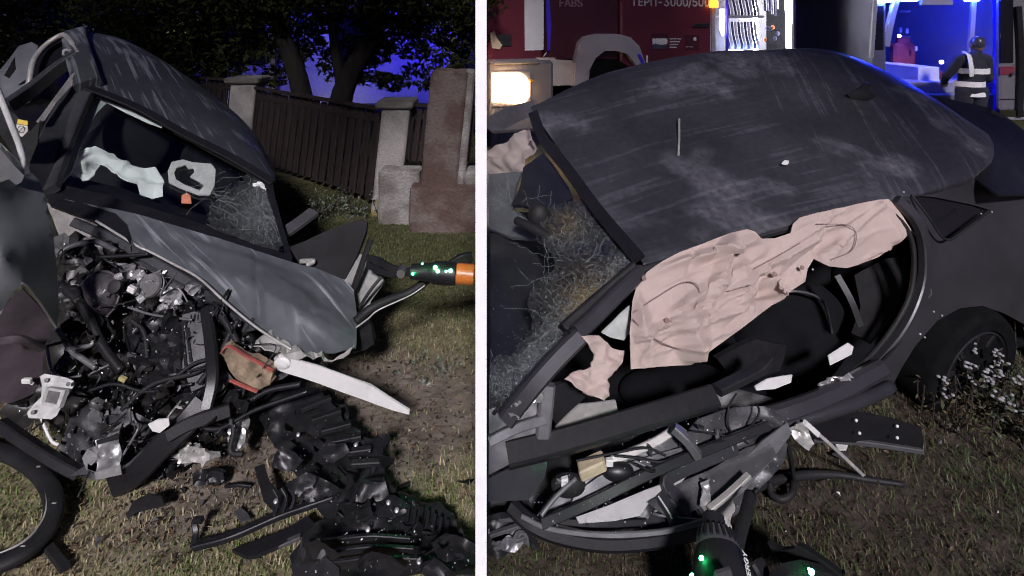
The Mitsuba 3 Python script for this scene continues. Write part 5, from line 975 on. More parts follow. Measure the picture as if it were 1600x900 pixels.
obj('footwell_plate', panel([(868, 668), (905, 632), (962, 626), (968, 652), (930, 660), (905, 672), (884, 690)], [(868, 668, 2.05), (965, 630, 2.12)], .008, 6, .012, 12, 5), 'm_pale_metal', rc, label='bare grey footwell plate')
obj('carpet', panel([(855, 640), (862, 604), (890, 598), (918, 618), (902, 634), (870, 664)], [(855, 640, 2.08), (918, 618, 2.1)], .02, 7, .03, 9, 5), 'm_cloth_dark', rc)
obj('sill_bar', beam([P(792, 712, 1.92), P(880, 690, 1.96), P(1000, 655, 2.02), P(1116, 620, 2.10)], .075, .05, (0, -.8, 1), 24, .008), 'm_black_plastic', rc, smooth=40, label='long dark sill cover lying across the torn door')
SD = [(840, 810, 1.93), (900, 740, 2.02), (1060, 665, 2.14), (1240, 640, 2.26), (1160, 790, 2.10), (1050, 830, 1.98), (960, 840, 1.94)]
sd = lambda px, py, o=0.: float(interp([(a, b, c+o) for a, b, c in SD])(np.array([[px, py]], float))[0])
Q = lambda px, py, o=0.: P(px, py, sd(px, py, o))
ds = lambda o: [(a, b, c+o) for a, b, c in SD]
dr_ = obj('door_shell', panel([(838, 806), (870, 765), (905, 738), (960, 712), (1020, 690), (1062, 664), (1078, 676), (1066, 700), (1010, 735), (940, 770), (880, 800), (850, 815)], ds(.0), .012, 7, .03, 9, 11), 'm_mid_metal', rc, smooth=40, label='crushed door shell lying open on the ground')
obj('outer_edge', beam([Q(908, 745, -.03), Q(960, 718, -.03), Q(1020, 692, -.03), Q(1058, 668, -.03)], .028, .02, (0, -1, .6), 18), 'm_pale_metal', dr_)
mat('bare_sheet', tint((.34, .33, .33), .15, 6, 60), .55, .1)
obj('inner_sheet', panel([(900, 808), (950, 790), (1010, 765), (1058, 748), (1075, 742), (1050, 770), (1012, 788), (1000, 806), (960, 814), (905, 818)], ds(-.045), .006, 7, .006, 8, 4), 'm_bare_sheet', dr_, label='pale inner sheet')
obj('middle_sheet', panel([(935, 745), (985, 722), (1040, 706), (1085, 694), (1080, 712), (1030, 738), (985, 758), (930, 780), (890, 792), (900, 770)], ds(-.025), .006, 7, .012, 8, 9), 'm_mid_metal', dr_, smooth=40)
obj('window_channel', beam([Q(846, 818, -.05), Q(920, 786, -.05), Q(1010, 742, -.06), Q(1110, 700, -.06), Q(1200, 665, -.06)], .032, .02, (0, -1, .5), 30), 'm_satin_black', dr_, label='black window channel running across the shell')
obj('lower_seam', beam([P(798, 790, 1.95), P(830, 818, 1.91), P(880, 838, 1.89), P(950, 848, 1.88), P(1030, 842, 1.89), P(1100, 826, 1.92)], .05, .04, (0, -1, .4), 40, .012), 'm_satin_black', dr_, smooth=40)
obj('lower_lip', beam([P(815, 806, 1.90), P(860, 826, 1.87), P(950, 836, 1.86), P(1040, 830, 1.87), P(1098, 815, 1.9)], .014, .012, (0, -1, .4), 36), 'm_mid_metal', dr_)
obj('upper_lip', beam([P(845, 812, 1.93), P(930, 818, 1.92), P(1010, 816, 1.94)], .02, .012, (0, -1, .4), 16), 'm_satin_black', dr_)
obj('window_frame', beam([Q(1030, 772, -.05), Q(1048, 800, -.06), Q(1058, 822, -.06), Q(1072, 812, -.05), Q(1060, 780, -.05), Q(1040, 752, -.05), Q(1080, 728, -.05), Q(1150, 700, -.05)], .04, .025, None, 44), 'm_dark_paint', dr_, smooth=40)
obj('speaker_box', panel([(985, 800), (1005, 782), (1028, 768), (1040, 790), (1046, 812), (1015, 822), (990, 818)], ds(-.03), .03, 6, .03, 12, 9), 'm_satin_black', dr_)
mat('cream', tint((.42, .36, .24), .3, 20, 80), .6)
ac = obj('lock_actuator', block(Q(925, 728, -.05), [.045, .01, .012], [0, .03, 0], [-.006, 0, .018], .006), 'm_cream', dr_, label='cream lock actuator')
obj('clip', block(Q(952, 722, -.055), [.012, 0, 0], [0, .01, 0], [0, 0, .012], .003), 'm_white_plastic', dr_)
obj('clip', block(Q(882, 752, -.055), [.012, 0, .003], [0, .01, 0], [0, 0, .013], .003), 'm_white_plastic', dr_)
obj('handle_bowl', lump(Q(965, 736, -.03), [.055, .03, .03], .1, 3, 3, 2), 'm_satin_black', dr_, smooth=True)
obj('motor', lump(Q(888, 758, -.02), [.06, .03, .04], .15, 6, 3, 2), 'm_rubber', dr_, smooth=True)
for pts, rr, m in (([(900, 720), (960, 708), (1010, 700), (1040, 712)], .004, 'm_rubber'), ([(960, 712), (1000, 716), (1030, 722), (1055, 715)], .004, 'm_rubber'), ([(1000, 720), (1030, 732), (1070, 728)], .004, 'm_steel'), ([(845, 806), (870, 775), (900, 748)], .008, 'm_mid_metal')):
    obj('cable', tube([Q(a, b, -.06) for a, b in pts], rr, n=24, k=6), m, dr_, smooth=True)
obj('twisted_panel', panel([(1062, 692), (1090, 655), (1130, 640), (1190, 632), (1225, 645), (1236, 682), (1205, 745), (1165, 790), (1130, 815), (1098, 806), (1078, 780), (1082, 740), (1060, 720)], ds(-.01), .006, 6, .05, 4, 51, fold=[(12, .03, 60, 22, -40, 40, 4)]), 'm_dark_metal', rc, smooth=35, label='twisted grey panel right of the door shell')
obj('twisted_strip', panel([(1100, 770), (1140, 740), (1190, 690), (1230, 660), (1238, 676), (1205, 720), (1160, 770), (1120, 800)], ds(-.05), .008, 6, .02, 5, 53), 'm_mid_metal', rc, smooth=35)
obj('door_skin', panel([(1012, 786), (1060, 758), (1110, 735), (1170, 702), (1204, 690), (1214, 712), (1160, 762), (1100, 790), (1076, 800), (1062, 826), (1040, 806)], ds(-.055), .006, 6, .012, 5, 57, fold=[(4, .02, 60, 20, -30, 15, 3)]), 'm_dark_metal', rc, smooth=35)
obj('b_pillar_stub', beam([Q(1052, 668, -.08), Q(1075, 690, -.09), Q(1090, 712, -.08)], .035, .03, None, 14), 'm_mid_metal', rc)
obj('bare_strut', beam([Q(1108, 796, -.10), Q(1140, 770, -.11), Q(1170, 742, -.11)], .022, .014, None, 14), 'm_pale_metal', rc)
obj('torn_sheet', panel([(1120, 782), (1142, 770), (1150, 800), (1140, 830), (1120, 842), (1108, 820)], ds(-.06), .006, 5, .04, 13, 9, True), 'm_pale_metal', rc, smooth=35)
obj('foil_curl', panel([(1096, 755), (1108, 748), (1112, 775), (1104, 800), (1092, 790)], ds(-.08), .004, 4, .03, 20, 9, True), 'm_alloy', rc)
obj('sill', beam([P(1170, 660, 2.22), P(1240, 640, 2.26), P(1310, 612, 2.34), P(1350, 590, 2.40), P(1378, 575, 2.44)], .07, .06, (0, -1, .5), 26, .015), 'm_dark_paint', rc, smooth=40)
obj('sill_lower', pt([(1215, 668, 2.22), (1290, 645, 2.27), (1340, 628, 2.33), (1392, 605, 2.42)], .026, k=9, n=24), 'm_dark_paint', rc, smooth=True)
r = np.random.default_rng(99)
sideP = Polygon([(800, 800), (880, 735), (1000, 670), (1120, 625), (1240, 640), (1220, 730), (1150, 800), (1090, 835), (960, 845), (860, 830)])
for k in range(60):
    a, b = r.uniform(780, 1250), r.uniform(620, 850)
    if not sideP.contains(Point(a, b)): continue
    m = r.choice(['m_alloy', 'm_mid_metal', 'm_black_plastic', 'm_satin_black', 'm_satin_black', 'm_grey_plastic', 'm_mid_metal'])
    obj('fragment', shard(Q(a, b, r.uniform(-.07, .03)), r.uniform(.010, .04)*(.5 if m == 'm_alloy' else 1), r, r.uniform(.1, .35), 8), m, rc, smooth=False)
for k in range(8):
    a, b = r.uniform(820, 1200), r.uniform(640, 830)
    if not sideP.contains(Point(a, b)): continue
    pts = [Q(a, b, r.uniform(-.09, 0))]
    for j in range(3): pts.append(pts[-1]+r.normal(0, .05, 3)*[1.4, .6, .6])
    obj('cable', tube(pts, r.uniform(.002, .005), n=16, k=6), r.choice(['m_rubber', 'm_satin_black', 'm_mid_metal']), rc, smooth=True)
cr = []
for k in range(520):
    a, b = r.uniform(770, 1250), r.uniform(610, 850)
    if sideP.contains(Point(a, b)): cr.append(shard(Q(a, b, r.uniform(-.10, .0)), r.uniform(.0015, .0045), r, .5, 6))
k = obj('broken_bits', cat(cr), 'm_glint', rc); labels[k] = dict(kind='stuff')
obj('front_debris', panel([(764, 800), (800, 792), (830, 822), (836, 850), (800, 866), (764, 862)], [(764, 800, 1.98), (836, 850, 1.94)], .02, 6, .07, 11, 9, True), 'm_black_plastic', rc, smooth=35)
for (p0, p1) in (((766, 836, 1.93), (815, 820, 1.93)), ((772, 856, 1.92), (822, 838, 1.92)), ((780, 812, 1.95), (826, 806, 1.93))):
    obj('bracket', beam([P(*p0), P(*p1)], .018, .012, None), 'm_grey_plastic', rc)
obj('lamp_piece', panel([(768, 850), (790, 838), (818, 836), (824, 848), (800, 860)], [(768, 850, 1.91), (824, 846, 1.91)], .01, 4, .03, 20, 3, True), 'm_mid_metal', rc)

# ---------------- loose pieces on the ground, right
sk = thing('sill_trim', 'black plastic sill trim with studs lying on brown grass before the rear wheel', 'sill trim')
obj('trim', panel([(1262, 652), (1290, 642), (1340, 644), (1400, 656), (1438, 668), (1443, 690), (1440, 706), (1410, 704), (1350, 692), (1290, 690), (1264, 680)], [(1262, 665, .20), (1440, 690, .05), (1340, 644, .22), (1350, 692, .06)], .006, 6, .008, 7, 5, ground=True), 'm_satin_black', sk, smooth=40)
obj('fold', beam([G(1270, 686, .07), G(1350, 692, .065), G(1440, 705, .05)], .02, .02, None, 14), 'm_grey_plastic', sk)
for (a, b, h) in ((1338, 657, .20), (1402, 666, .15), (1343, 677, .15), (1402, 684, .12)): obj('stud', lump(G(a, b, h), [.007, .005, .007], 0, 0, 1), 'm_white_plastic', sk)
cb_ = thing('black_cable', 'black cable snaking over the brown grass from the torn sill', 'cable')
obj('strand', tube([G(1170, 770, .06), G(1205, 752, .05), G(1260, 742, .03), (G(1310, 742, .02)), G(1360, 750, .02), G(1412, 757, .02)], .017, n=40, k=8, scale=[1, 1, 1, .8, .7, .6]), 'm_rubber', cb_, smooth=True)
obj('loop', tube([G(1203, 755, .06), G(1206, 772, .04), G(1222, 780, .04), G(1238, 770, .05), G(1240, 750, .06)], .014, n=26, k=8), 'm_rubber', cb_, smooth=True)
obj('strap', beam([P(1222, 668, 2.2), P(1232, 700, 2.22), P(1238, 735, 2.26), G(1240, 752, .04)], .03, .012, (1, 0, 0), 18), 'm_rubber', cb_)
rd_ = thing('metal_rod', 'thin pale metal rod leaning from the torn sill down to the grass', 'rod')
obj('rod', beam([P(1257, 660, 2.20), P(1300, 697, 2.24), G(1353, 747, .01)], .013, .009, (0, -1, .5), 10), 'm_pale_metal', rd_)
obj('sleeve', beam([P(1257, 660, 2.19), P(1278, 679, 2.21)], .02, .014, (0, -1, .5)), 'm_white_plastic', rd_)
br = thing('pale_bracket', 'pale torn metal bracket hanging at the top of the rod', 'bracket')
obj('plate', panel([(1234, 673), (1244, 662), (1252, 658), (1262, 672), (1270, 690), (1262, 702), (1250, 694), (1240, 684)], [(1250, 680, 2.18)], .008, 4, .02, 22, 6, True), 'm_pale_metal', br, smooth=40)
solo('plastic_scrap', panel([(1305, 694), (1315, 690), (1326, 692), (1322, 702), (1310, 702)], [(1305, 694, .03)], .006, 4, .01, 20, 3, ground=True), 'm_white_plastic', 'whitish plastic scrap below the sill trim', 'plastic scrap')
solo('plastic_scrap', panel([(1300, 708), (1312, 704), (1330, 712), (1318, 716)], [(1305, 710, .03)], .006, 4, .01, 20, 3, ground=True), 'm_grey_plastic', 'greyish plastic scrap under the pale metal rod', 'plastic scrap')
# rescue tools at the bottom edge
rs = thing('rescue_spreader', 'black hydraulic spreader with green lights and lettering at the bottom edge', 'rescue tool')
t0, t1 = P(1122, 858, 1.66), P(1142, 985, 1.50); ta = (t1-t0)/np.linalg.norm(t1-t0)
obj('body', lathe([(0, .04), (.0, .060), (.03, .074), (.08, .090), (.26, .096)], t0, ta, 34), 'm_matte_black', rs, smooth=40)
obj('collar', lathe([(-.045, .04), (-.04, .048), (-.010, .060), (.004, .063), (.004, .05)], t0, ta, 34), 'm_grey_plastic', rs, smooth=30)
s1 = np.cross(ta, [0, 1, 0]); s1 /= np.linalg.norm(s1); s2 = np.cross(s1, ta)
if s2[1] > 0: s2 = -s2
for k in range(13):
    a = math.pi*(k-1)/11; d = s1*math.cos(a)+s2*math.sin(a)
    obj('rib', bar(t0-ta*.038+d*.050, t0-ta*.005+d*.063, .008, .008, d), 'm_matte_black', rs)
obj('neck', lathe([(-.085, .024), (-.08, .032), (-.03, .036)], t0, ta, 24), 'm_rubber', rs, smooth=40)
obj('hose', tube([P(1150, 862, 1.72), P(1156, 835, 1.78), P(1166, 800, 1.86), P(1172, 775, 1.94)], .020, n=22, k=10), 'm_rubber', rs, smooth=True)
obj('grip', beam([P(1176, 880, 1.72), P(1186, 900, 1.70), P(1190, 940, 1.66)], .05, .06, None, 12), 'm_black_plastic', rs)
obj('plate', panel([(1118, 897), (1142, 890), (1148, 910), (1116, 915)], [(1118, 897, 1.49)], .01, 5), 'm_grey_plastic', rs)
tx = meshkit.text_mesh('N ENERGY', .015, .0015, True)
v = np.array(tx.vertices); v = v[:, [0, 1, 2]]-[v[:, 0].max()+.012, 0, 0]
ang = math.pi*.40; dd = s1*math.cos(ang)+s2*math.sin(ang); 
if dd[0] < 0: dd = -s1*math.cos(ang)+s2*math.sin(ang)
side = np.cross(dd, -ta)
Vt = (t0+ta*.025)[None]+v[:, 0:1]*(-ta)+v[:, 1:2]*(-side if False else side)+(v[:, 2:3]+.0965)*dd
tt = trimesh.Trimesh(Vt, tx.faces, process=False)
if tt.volume < 0: tt.invert()
obj('lettering', tt, 'm_white_plastic', rs, smooth=False)
for (a, b, Y, s) in ((1096, 872, 1.585, .007), (1081, 899, 1.53, .006)): led(P(a, b, Y), s, rs)
r2_ = thing('rescue_ram', 'dark tool with hooked tip and green light at the bottom right of the spreader', 'rescue tool')
obj('body', panel([(1215, 910), (1232, 897), (1262, 889), (1296, 895), (1330, 915), (1330, 940), (1200, 940)], [(1205, 900, 1.62), (1300, 892, 1.66)], .03, 8, .01, 6, 4), 'm_matte_black', r2_, smooth=40)
obj('arm', panel([(1199, 848), (1208, 855), (1222, 860), (1240, 858), (1244, 852), (1252, 854), (1268, 864), (1300, 886), (1318, 902), (1268, 905), (1240, 888), (1222, 880), (1210, 868)], [(1199, 848, 1.80), (1318, 902, 1.66)], .03, 6, .006, 9, 4), 'm_matte_black', r2_, smooth=40)
led(P(1268, 894, 1.62), .009, r2_); led(P(1264, 889, 1.625), .004, r2_)
tr = np.random.default_rng(78)
WHERE_R = ['above the cable end', 'under the metal rod tip', 'right of the cable end', 'below the sill trim end', 'far right of the sill trim', 'above the hooked tool', 'between sill trim and wheel', 'at the lower right edge']
for i, (px, py) in enumerate(((1255, 792), (1310, 770), (1420, 730), (1385, 700), (1500, 740), (1230, 830), (1470, 690), (1560, 800))):
    solo('pale_crumb', shard(G(px, py, .02), tr.uniform(.006, .014), tr, .3, 7), 'm_white_plastic' if i % 2 else 'm_grey_plastic', 'tiny pale plastic crumb in brown grass '+WHERE_R[i], 'crumb', 'plastic crumbs in the brown grass', smooth=False)
weed('flowering weed with off white blossoms right of the rear wheel', 1575, 650, 30, .16, .30, .022, [(.13, .15, .11), (.09, .10, .06), (.07, .07, .04)], 64, flowers=30)
weed('tall dry weed stalks growing around the rear wheel', 1490, 650, 26, .16, .22, .012, [(.13, .11, .06), (.09, .09, .05), (.10, .07, .05)], 65)
weed('drooping weed at the right edge below the blossoms', 1600, 700, 22, .14, .20, .014, [(.10, .09, .05), (.07, .08, .035)], 66)
# ---------------------------------------------------------------- fire engine behind the right wreck
mat('red_paint', tint((.095, .014, .024), .12, 3, 40), .3, 0, clearcoat=.8, clearcoat_gloss=.9)
mat('dark_red_paint', tint((.05, .009, .017), .15, 3, 40), .3, 0, clearcoat=.8, clearcoat_gloss=.9)  # shaded copy of the truck red, recess shade put into the colour
mat('white_stripe', tint((.62, .62, .62), .08, 3, 40), .4)
mat('blue_film', (.05, .03, .55), .4)  # blue lamp light and reflections put into the base colour
mat('bumper_grey', tint((.13, .125, .125), .15, 4, 40), .55)
mat('guard_grey', tint((.30, .29, .31), .15, 4, 40), .55)
mat('hose_canvas', tint((.45, .45, .50), .3, 30, 90), .8)
mat('hose_dark', tint((.05, .05, .09), .3, 30, 90), .8)
mat('amber', (.8, .28, .03), .3)
mat('lamp_glass', (.8, .8, .8), .2)
tb = (4.69+.338)/1.6; ta_ = -.338-tb*8.0
def TY(px): return ta_/((px-800)/F-tb)
tu = np.array([tb, 1, 0]); tu /= np.linalg.norm(tu); tn = np.array([tu[1], -tu[0], 0])                  # along the truck; out of its side
def TP(px, py, off=0.): return P(px, py, TY(px))+tn*off
def tpanel(outline, t, off=0., res=14, holes=()):
    q, f = sheet2d(outline, res, holes); Y = ta_/((q[:, 0]-800)/F-tb)
    v = np.stack([(q[:, 0]-800)/F*Y, Y, CAM_H-(q[:, 1]-YH)/F*Y], 1)+tn*off
    return thicken(v, f, t)
ft = thing('fire_engine', 'red fire engine with lit headlamp and open lit hose lockers behind the right car', 'fire engine')
R4 = lambda a, b, c, d: [(a, c), (b, c), (b, d), (a, d)]
def tblock(x0, x1, y0, y1, d0, d1, b=.02):
    """box on the truck: pixel columns and rows of its near face, and how far in (positive) it starts and ends"""
    A, B_ = TP(x0, 30), TP(x1, 30); c = (A+B_)/2; Ym = TY((x0+x1)/2); za, zb = CAM_H-(y0-YH)/F*Ym, CAM_H-(y1-YH)/F*Ym
    c = c-tn*(d0+d1)/2; c[2] = (za+zb)/2
    return block(c, tu*np.linalg.norm(B_-A)/2, tn*(d1-d0)/2, [0, 0, (za-zb)/2], b)
obj('cab', tblock(764, 850, -105, 100, .0, 2.3, .05), 'm_red_paint', ft)
obj('crew_door', tpanel(R4(853, 968, -100, 92), .05, -.05), 'm_dark_red_paint', ft, label='red crew compartment side toned dark for shade')
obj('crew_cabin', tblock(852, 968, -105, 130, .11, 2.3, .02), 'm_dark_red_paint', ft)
obj('locker_body', tblock(970, 1112, -110, 150, .0, 2.3, .03), 'm_red_paint', ft)
obj('rear_frame', tblock(1240, 1244, -110, 150, .0, 2.3, .01), 'm_black_plastic', ft)  # rear face coloured black to stand for the unlit gap
obj('locker_roof', tblock(1113, 1244, -112, -30, .0, 2.3, .02), 'm_red_paint', ft)
obj('locker_floor', tblock(1113, 1240, 88, 160, .02, 2.3, .01), 'm_bumper_grey', ft)
obj('locker_back', tblock(1113, 1240, -30, 88, .62, .66, .01), 'm_guard_grey', ft)
obj('white_stripe', tpanel([(818, -100), (850, -100), (849, 78), (820, 79)], .012, .012), 'm_white_stripe', ft)
obj('blue_reflection', tpanel([(853, -100), (857, -20), (861, 40), (859, 78), (855, 80), (853, 20)], .006, .012), 'm_blue_film', ft)  # painted reflection of the blue lamps
mk_ = obj('marker_lamp', tblock(777, 799, 54, 72, -.025, 0, .008), 'm_black_plastic', ft)
obj('lens', tpanel([(765, 52), (772, 48), (776, 60), (784, 70), (780, 77), (768, 75)], .012, .03, 5), 'm_cream', mk_)
bp = obj('bumper', tblock(764, 862, 94, 205, -.10, 1.9, .05), 'm_bumper_grey', ft)
obj('bumper_step', tblock(764, 838, 92, 99, -.16, .2, .02), 'm_bumper_grey', ft)
hl = obj('headlamp', tblock(764, 826, 110, 165, -.125, -.08, .02), 'm_bumper_grey', ft, label='lit warm white headlamp')
obj('lens', tpanel([(765, 113), (808, 113), (817, 119), (822, 130), (822, 148), (816, 157), (806, 160), (765, 157)], .012, .145, 8), 'm_lamp_glass', hl, emitter=emit((22.0, 13, 6.5), 2))
obj('divider', tpanel(R4(773, 774.5, 116, 154), .006, .152, 5), 'm_bumper_grey', hl)
obj('side_marker', lump(TP(824, 125, .11), [.05, .03, .025], 0, 0, 2), 'm_amber', ft, smooth=True)
mat('cream_plate', tint((.45, .40, .36), .12, 6, 40), .6)
obj('front_guard', tpanel([(837, 90), (866, 90), (866, 93), (892, 94), (893, 98), (900, 100), (905, 132), (852, 134), (851, 112), (842, 103)], .05, .04, 8), 'm_cream_plate', ft, label='pale guard plate lit by the headlamp')
obj('bolt', lump(TP(888, 113, .05), [.012, .01, .02], 0, 0, 1), 'm_steel', ft)
obj('antenna', bar(TP(847, 88, .05), TP(852, 82, .05), .01, .01), 'm_white_plastic', ft)
obj('wheel_guard', tpanel([(893, 135), (895, 96), (903, 66), (912, 57), (930, 53), (962, 53), (980, 58), (994, 72), (1004, 100), (1006, 120), (996, 124), (988, 100), (976, 84), (960, 79), (940, 79), (926, 90), (917, 108), (914, 138)], .14, .10, 7), 'm_guard_grey', ft, label='pale grey wheel guard')
obj('mud_edge', tpanel([(990, 84), (995, 84), (1003, 104), (1000, 108)], .01, .115, 4), 'm_blue_film', ft)
obj('reflector', bar(TP(1005, 86, .11), TP(1005, 108, .11), .03, .01, tn), 'm_white_stripe', ft)
tw = TP(952, 150, -.10); th = lathe([(-.18, .3), (-.18, .50), (-.15, .54), (.10, .54), (.14, .50), (.14, .33), (.05, .30)], tw, tn, 36)
wl = obj('wheel', th, 'm_tyre_rubber', ft, smooth=40); obj('rim', lathe([(.02, .02), (.06, .14), (.04, .22), (.10, .31)], tw, tn, 30), 'm_wheel_alloy', wl)
obj('chassis', tblock(850, 1244, 130, 210, .3, 2.0, .02), 'm_black_plastic', ft)
# rear wheel and its side hidden below the wreck are carried by the chassis block
def tlabel(txt, px, py, h, m, parent, bold=True, off=.006):
    t = meshkit.text_mesh(txt, h, .006, bold); v = np.array(t.vertices); o = TP(px, py, off)
    w = o+v[:, 0:1]*tu+v[:, 1:2]*np.array([0, 0, 1.])+v[:, 2:3]*tn
    g = trimesh.Trimesh(w, t.faces, process=False)
    if g.volume < 0: g.invert()
    return obj('lettering', g, m, parent, smooth=False)
mat('letter_grey', (.42, .40, .42), .5)
tlabel('ТЕРП-3000/500', 985, 9, .125, 'm_letter_grey', ft)
mat('letter_dim', (.22, .12, .14), .5)
tlabel('FABS', 874, 10, .11, 'm_letter_dim', ft, True, -.035)
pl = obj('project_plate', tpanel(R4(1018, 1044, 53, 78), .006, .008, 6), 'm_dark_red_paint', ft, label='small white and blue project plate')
obj('white_field', tpanel(R4(1019, 1042, 60, 70), .004, .012, 6), 'm_white_stripe', pl)
obj('navy_field', tpanel([(1019, 69.5), (1024, 68), (1032, 70), (1042, 68.5), (1042, 76), (1019, 76)], .004, .016, 6), 'm_hose_dark', pl)
for k in range(4): obj('text_line', tpanel(R4(1046, 1064-k*2.4 if k != 1 else 1062, 59.5+k*4.5, 61.5+k*4.5), .003, .008, 6), 'm_letter_grey', ft)
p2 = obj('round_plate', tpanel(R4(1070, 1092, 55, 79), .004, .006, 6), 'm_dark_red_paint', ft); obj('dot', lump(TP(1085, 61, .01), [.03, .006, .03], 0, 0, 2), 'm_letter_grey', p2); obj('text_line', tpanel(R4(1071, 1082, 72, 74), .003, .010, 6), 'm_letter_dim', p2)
obj('handle', tblock(1082, 1108, 36, 43, -.03, 0, .01), 'm_black_plastic', ft)
# lockers with light strips
obj('locker_post', tblock(1113, 1119, -30, 88, .0, .05, .01), 'm_guard_grey', ft)
obj('beacon', lathe([(0, .07), (.10, .07), (.13, .04)], TP(1112, 12, .05), [0, 0, 1], 16), 'm_amber', ft, smooth=40, label='amber side lamp', emitter=emit((1.6, .45, .04), .2))
led_w = (7.0, 7.2, 9.0)
obj('light_strip', tpanel([(1127, 14), (1133, 14), (1134, 48), (1131, 56), (1126, 44)], .02, -.02, 6), 'm_lamp_glass', ft, emitter=emit(led_w), label='lit white light strip')
obj('light_strip', tpanel([(1226, -28), (1238, -28), (1236, 82), (1229, 82)], .02, .01, 6), 'm_lamp_glass', ft, emitter=emit((9, 9, 9.5)), label='broad lit white light strip at the rear')
obj('light_strip', tpanel(R4(1194, 1202, -28, 80), .02, -.25, 6), 'm_lamp_glass', ft, emitter=emit(led_w), label='white light strip between the lockers')
obj('shelf_light', tpanel([(1139, 77), (1192, 80), (1192, 83), (1139, 82)], .02, -.03, 6), 'm_lamp_glass', ft, emitter=emit((2.5, 4, 9)), label='bluish shelf light')
obj('shelf', tblock(1137, 1196, 24, 28, .03, .6, .005), 'm_guard_grey', ft); obj('shelf', tblock(1137, 1226, 83, 88, .03, .6, .005), 'm_guard_grey', ft)
obj('locker_post', tblock(1136, 1139, -30, 88, .0, .05, .01), 'm_blue_film', ft, label='locker post coloured blue for the lamp light')
rr_ = np.random.default_rng(12)
for row, (y0, y1, n) in enumerate(((-25, 24, 10), (34, 76, 10))):
    for k in range(n):
        px = 1143+k*5.1; c = 'm_hose_dark' if k % 2 == 0 else 'm_hose_canvas'
        obj('hose_fold', tube([TP(px-2, y0, -.12), TP(px-1, (y0+y1)/2, -.10), TP(px+2, y1-6, -.09), TP(px+4, y1, -.12)], .019, n=14, k=7), c, ft, smooth=True)
for k in range(6):
    obj('tool_roll', tube([TP(1204+k*4, -20, -.15), TP(1205+k*4, 20+rr_.uniform(-6, 6), -.14)], .02, n=2, k=7), 'm_hose_canvas' if k % 2 else 'm_hose_dark', ft)
    obj('coupling', lump(TP(1205+k*4, 48+rr_.uniform(-8, 16), -.14), [.03, .03, .04], .1, k, 2), 'm_hose_dark' if k % 3 else 'm_orange_paint', ft, smooth=True)
bz = TP(800, 0)-tn*2.1; bz[2] = CAM_H+135/F*8.1+.02
mat('blue_lamp', (.05, .05, .6), .2)
bk = obj('blue_beacon', lathe([(0, .11), (.02, .12), (.17, .11), (.21, .07)], bz, [0, 0, 1], 14), 'm_blue_lamp', ft, smooth=40, emitter=emit((10, 4.0, 1150.0), 4), label='blue flashing roof beacon')

# ---------------------------------------------------------------- rescue van with open rear
mat('van_paint', tint((.10, .10, .16), .1, 3, 40), .35, 0, clearcoat=.6)
mat('van_inside', tint((.24, .24, .30), .1, 3, 40), .5)
mat('van_trim', (.45, .45, .48), .35, .5)
mat('jacket0', tint((.03, .03, .05), .3, 8, 60), .85)
mat('red_cloth', tint((.16, .02, .04), .2, 6, 40), .8)
vn = thing('rescue_van', 'rescue van with open rear and blue roof lamps at the right edge', 'van')
Vx = lambda px, Y=9.0: (px-800)/F*Y
Vz = lambda py, Y=9.0: CAM_H-(py-YH)/F*Y
def vbox(x0, x1, y0, y1, Y0, Y1, b=.01, ref=None): Yr = ref or Y0; return box(Vx(x0, Yr), Vx(x1, Yr), Y0, Y1, Vz(y1, Yr), Vz(y0, Yr), b)
obj('floor', vbox(1366, 1556, 128, 145, 9.02, 12.4), 'm_van_inside', vn)
obj('roof', vbox(1360, 1560, -52, -8, 8.98, 12.5, .05), 'm_van_paint', vn)
obj('front_bulkhead', box(Vx(1366), Vx(1556), 12.3, 12.4, Vz(128), Vz(-8), .01), 'm_van_inside', vn)
obj('side_wall', vbox(1366, 1371, -8, 128, 9.1, 12.3), 'm_van_inside', vn); obj('side_wall', vbox(1551, 1556, -8, 128, 9.1, 12.3), 'm_van_inside', vn)
obj('post', beam([[Vx(1383), 8.99, Vz(72)], [Vx(1390), 8.99, Vz(35)], [Vx(1401), 8.99, Vz(-8)]], .10, .08, (0, 1, 0), 8), 'm_van_trim', vn)
obj('post', beam([[Vx(1355), 8.9, Vz(90)], [Vx(1362), 8.9, Vz(-10)]], .06, .05, (0, 1, 0)), 'm_van_trim', vn)
dl = obj('left_door', vbox(1364, 1384, -8, 120, 8.94, 8.98), 'm_van_paint', vn); obj('window', vbox(1367, 1381, 8, 78, 8.93, 8.945, .004), 'm_dark_glass', dl)
obj('post', beam([[Vx(1514), 8.99, Vz(95)], [Vx(1519), 8.99, Vz(20)], [Vx(1521), 8.99, Vz(-8)]], .075, .06, (0, 1, 0), 8), 'm_van_trim', vn)
obj('right_post', beam([[Vx(1551), 8.96, Vz(180)], [Vx(1557), 8.96, Vz(100)], [Vx(1554), 8.96, Vz(-10)]], .09, .10, (0, 1, 0), 10), 'm_blue_film', vn, label='van post coloured blue for the lamp light')
mat('van_side', tint((.14, .13, .15), .1, 3, 40), .3, 0, clearcoat=.7)
rdr = obj('right_door', box(Vx(1560, 8.6), Vx(1650, 8.6), 8.58, 8.66, Vz(172, 8.6), Vz(-45, 8.6), .03), 'm_van_side', vn, label='grey open side of the van')
obj('red_band', box(Vx(1562, 8.57), Vx(1585, 8.57), 8.566, 8.578, Vz(117, 8.57), Vz(104, 8.57), .003), 'm_red_cloth', rdr)
obj('window', box(Vx(1563, 8.57), Vx(1583, 8.57), 8.564, 8.577, Vz(98, 8.57), Vz(0, 8.57), .003), 'm_dark_glass', rdr)
obj('bar', beam([[Vx(1592, 8.55), 8.54, Vz(182, 8.55)], [Vx(1594, 8.55), 8.54, Vz(90, 8.55)], [Vx(1590, 8.55), 8.54, Vz(10, 8.55)]], .085, .05, (0, 1, 0), 8), 'm_satin_black', rdr)
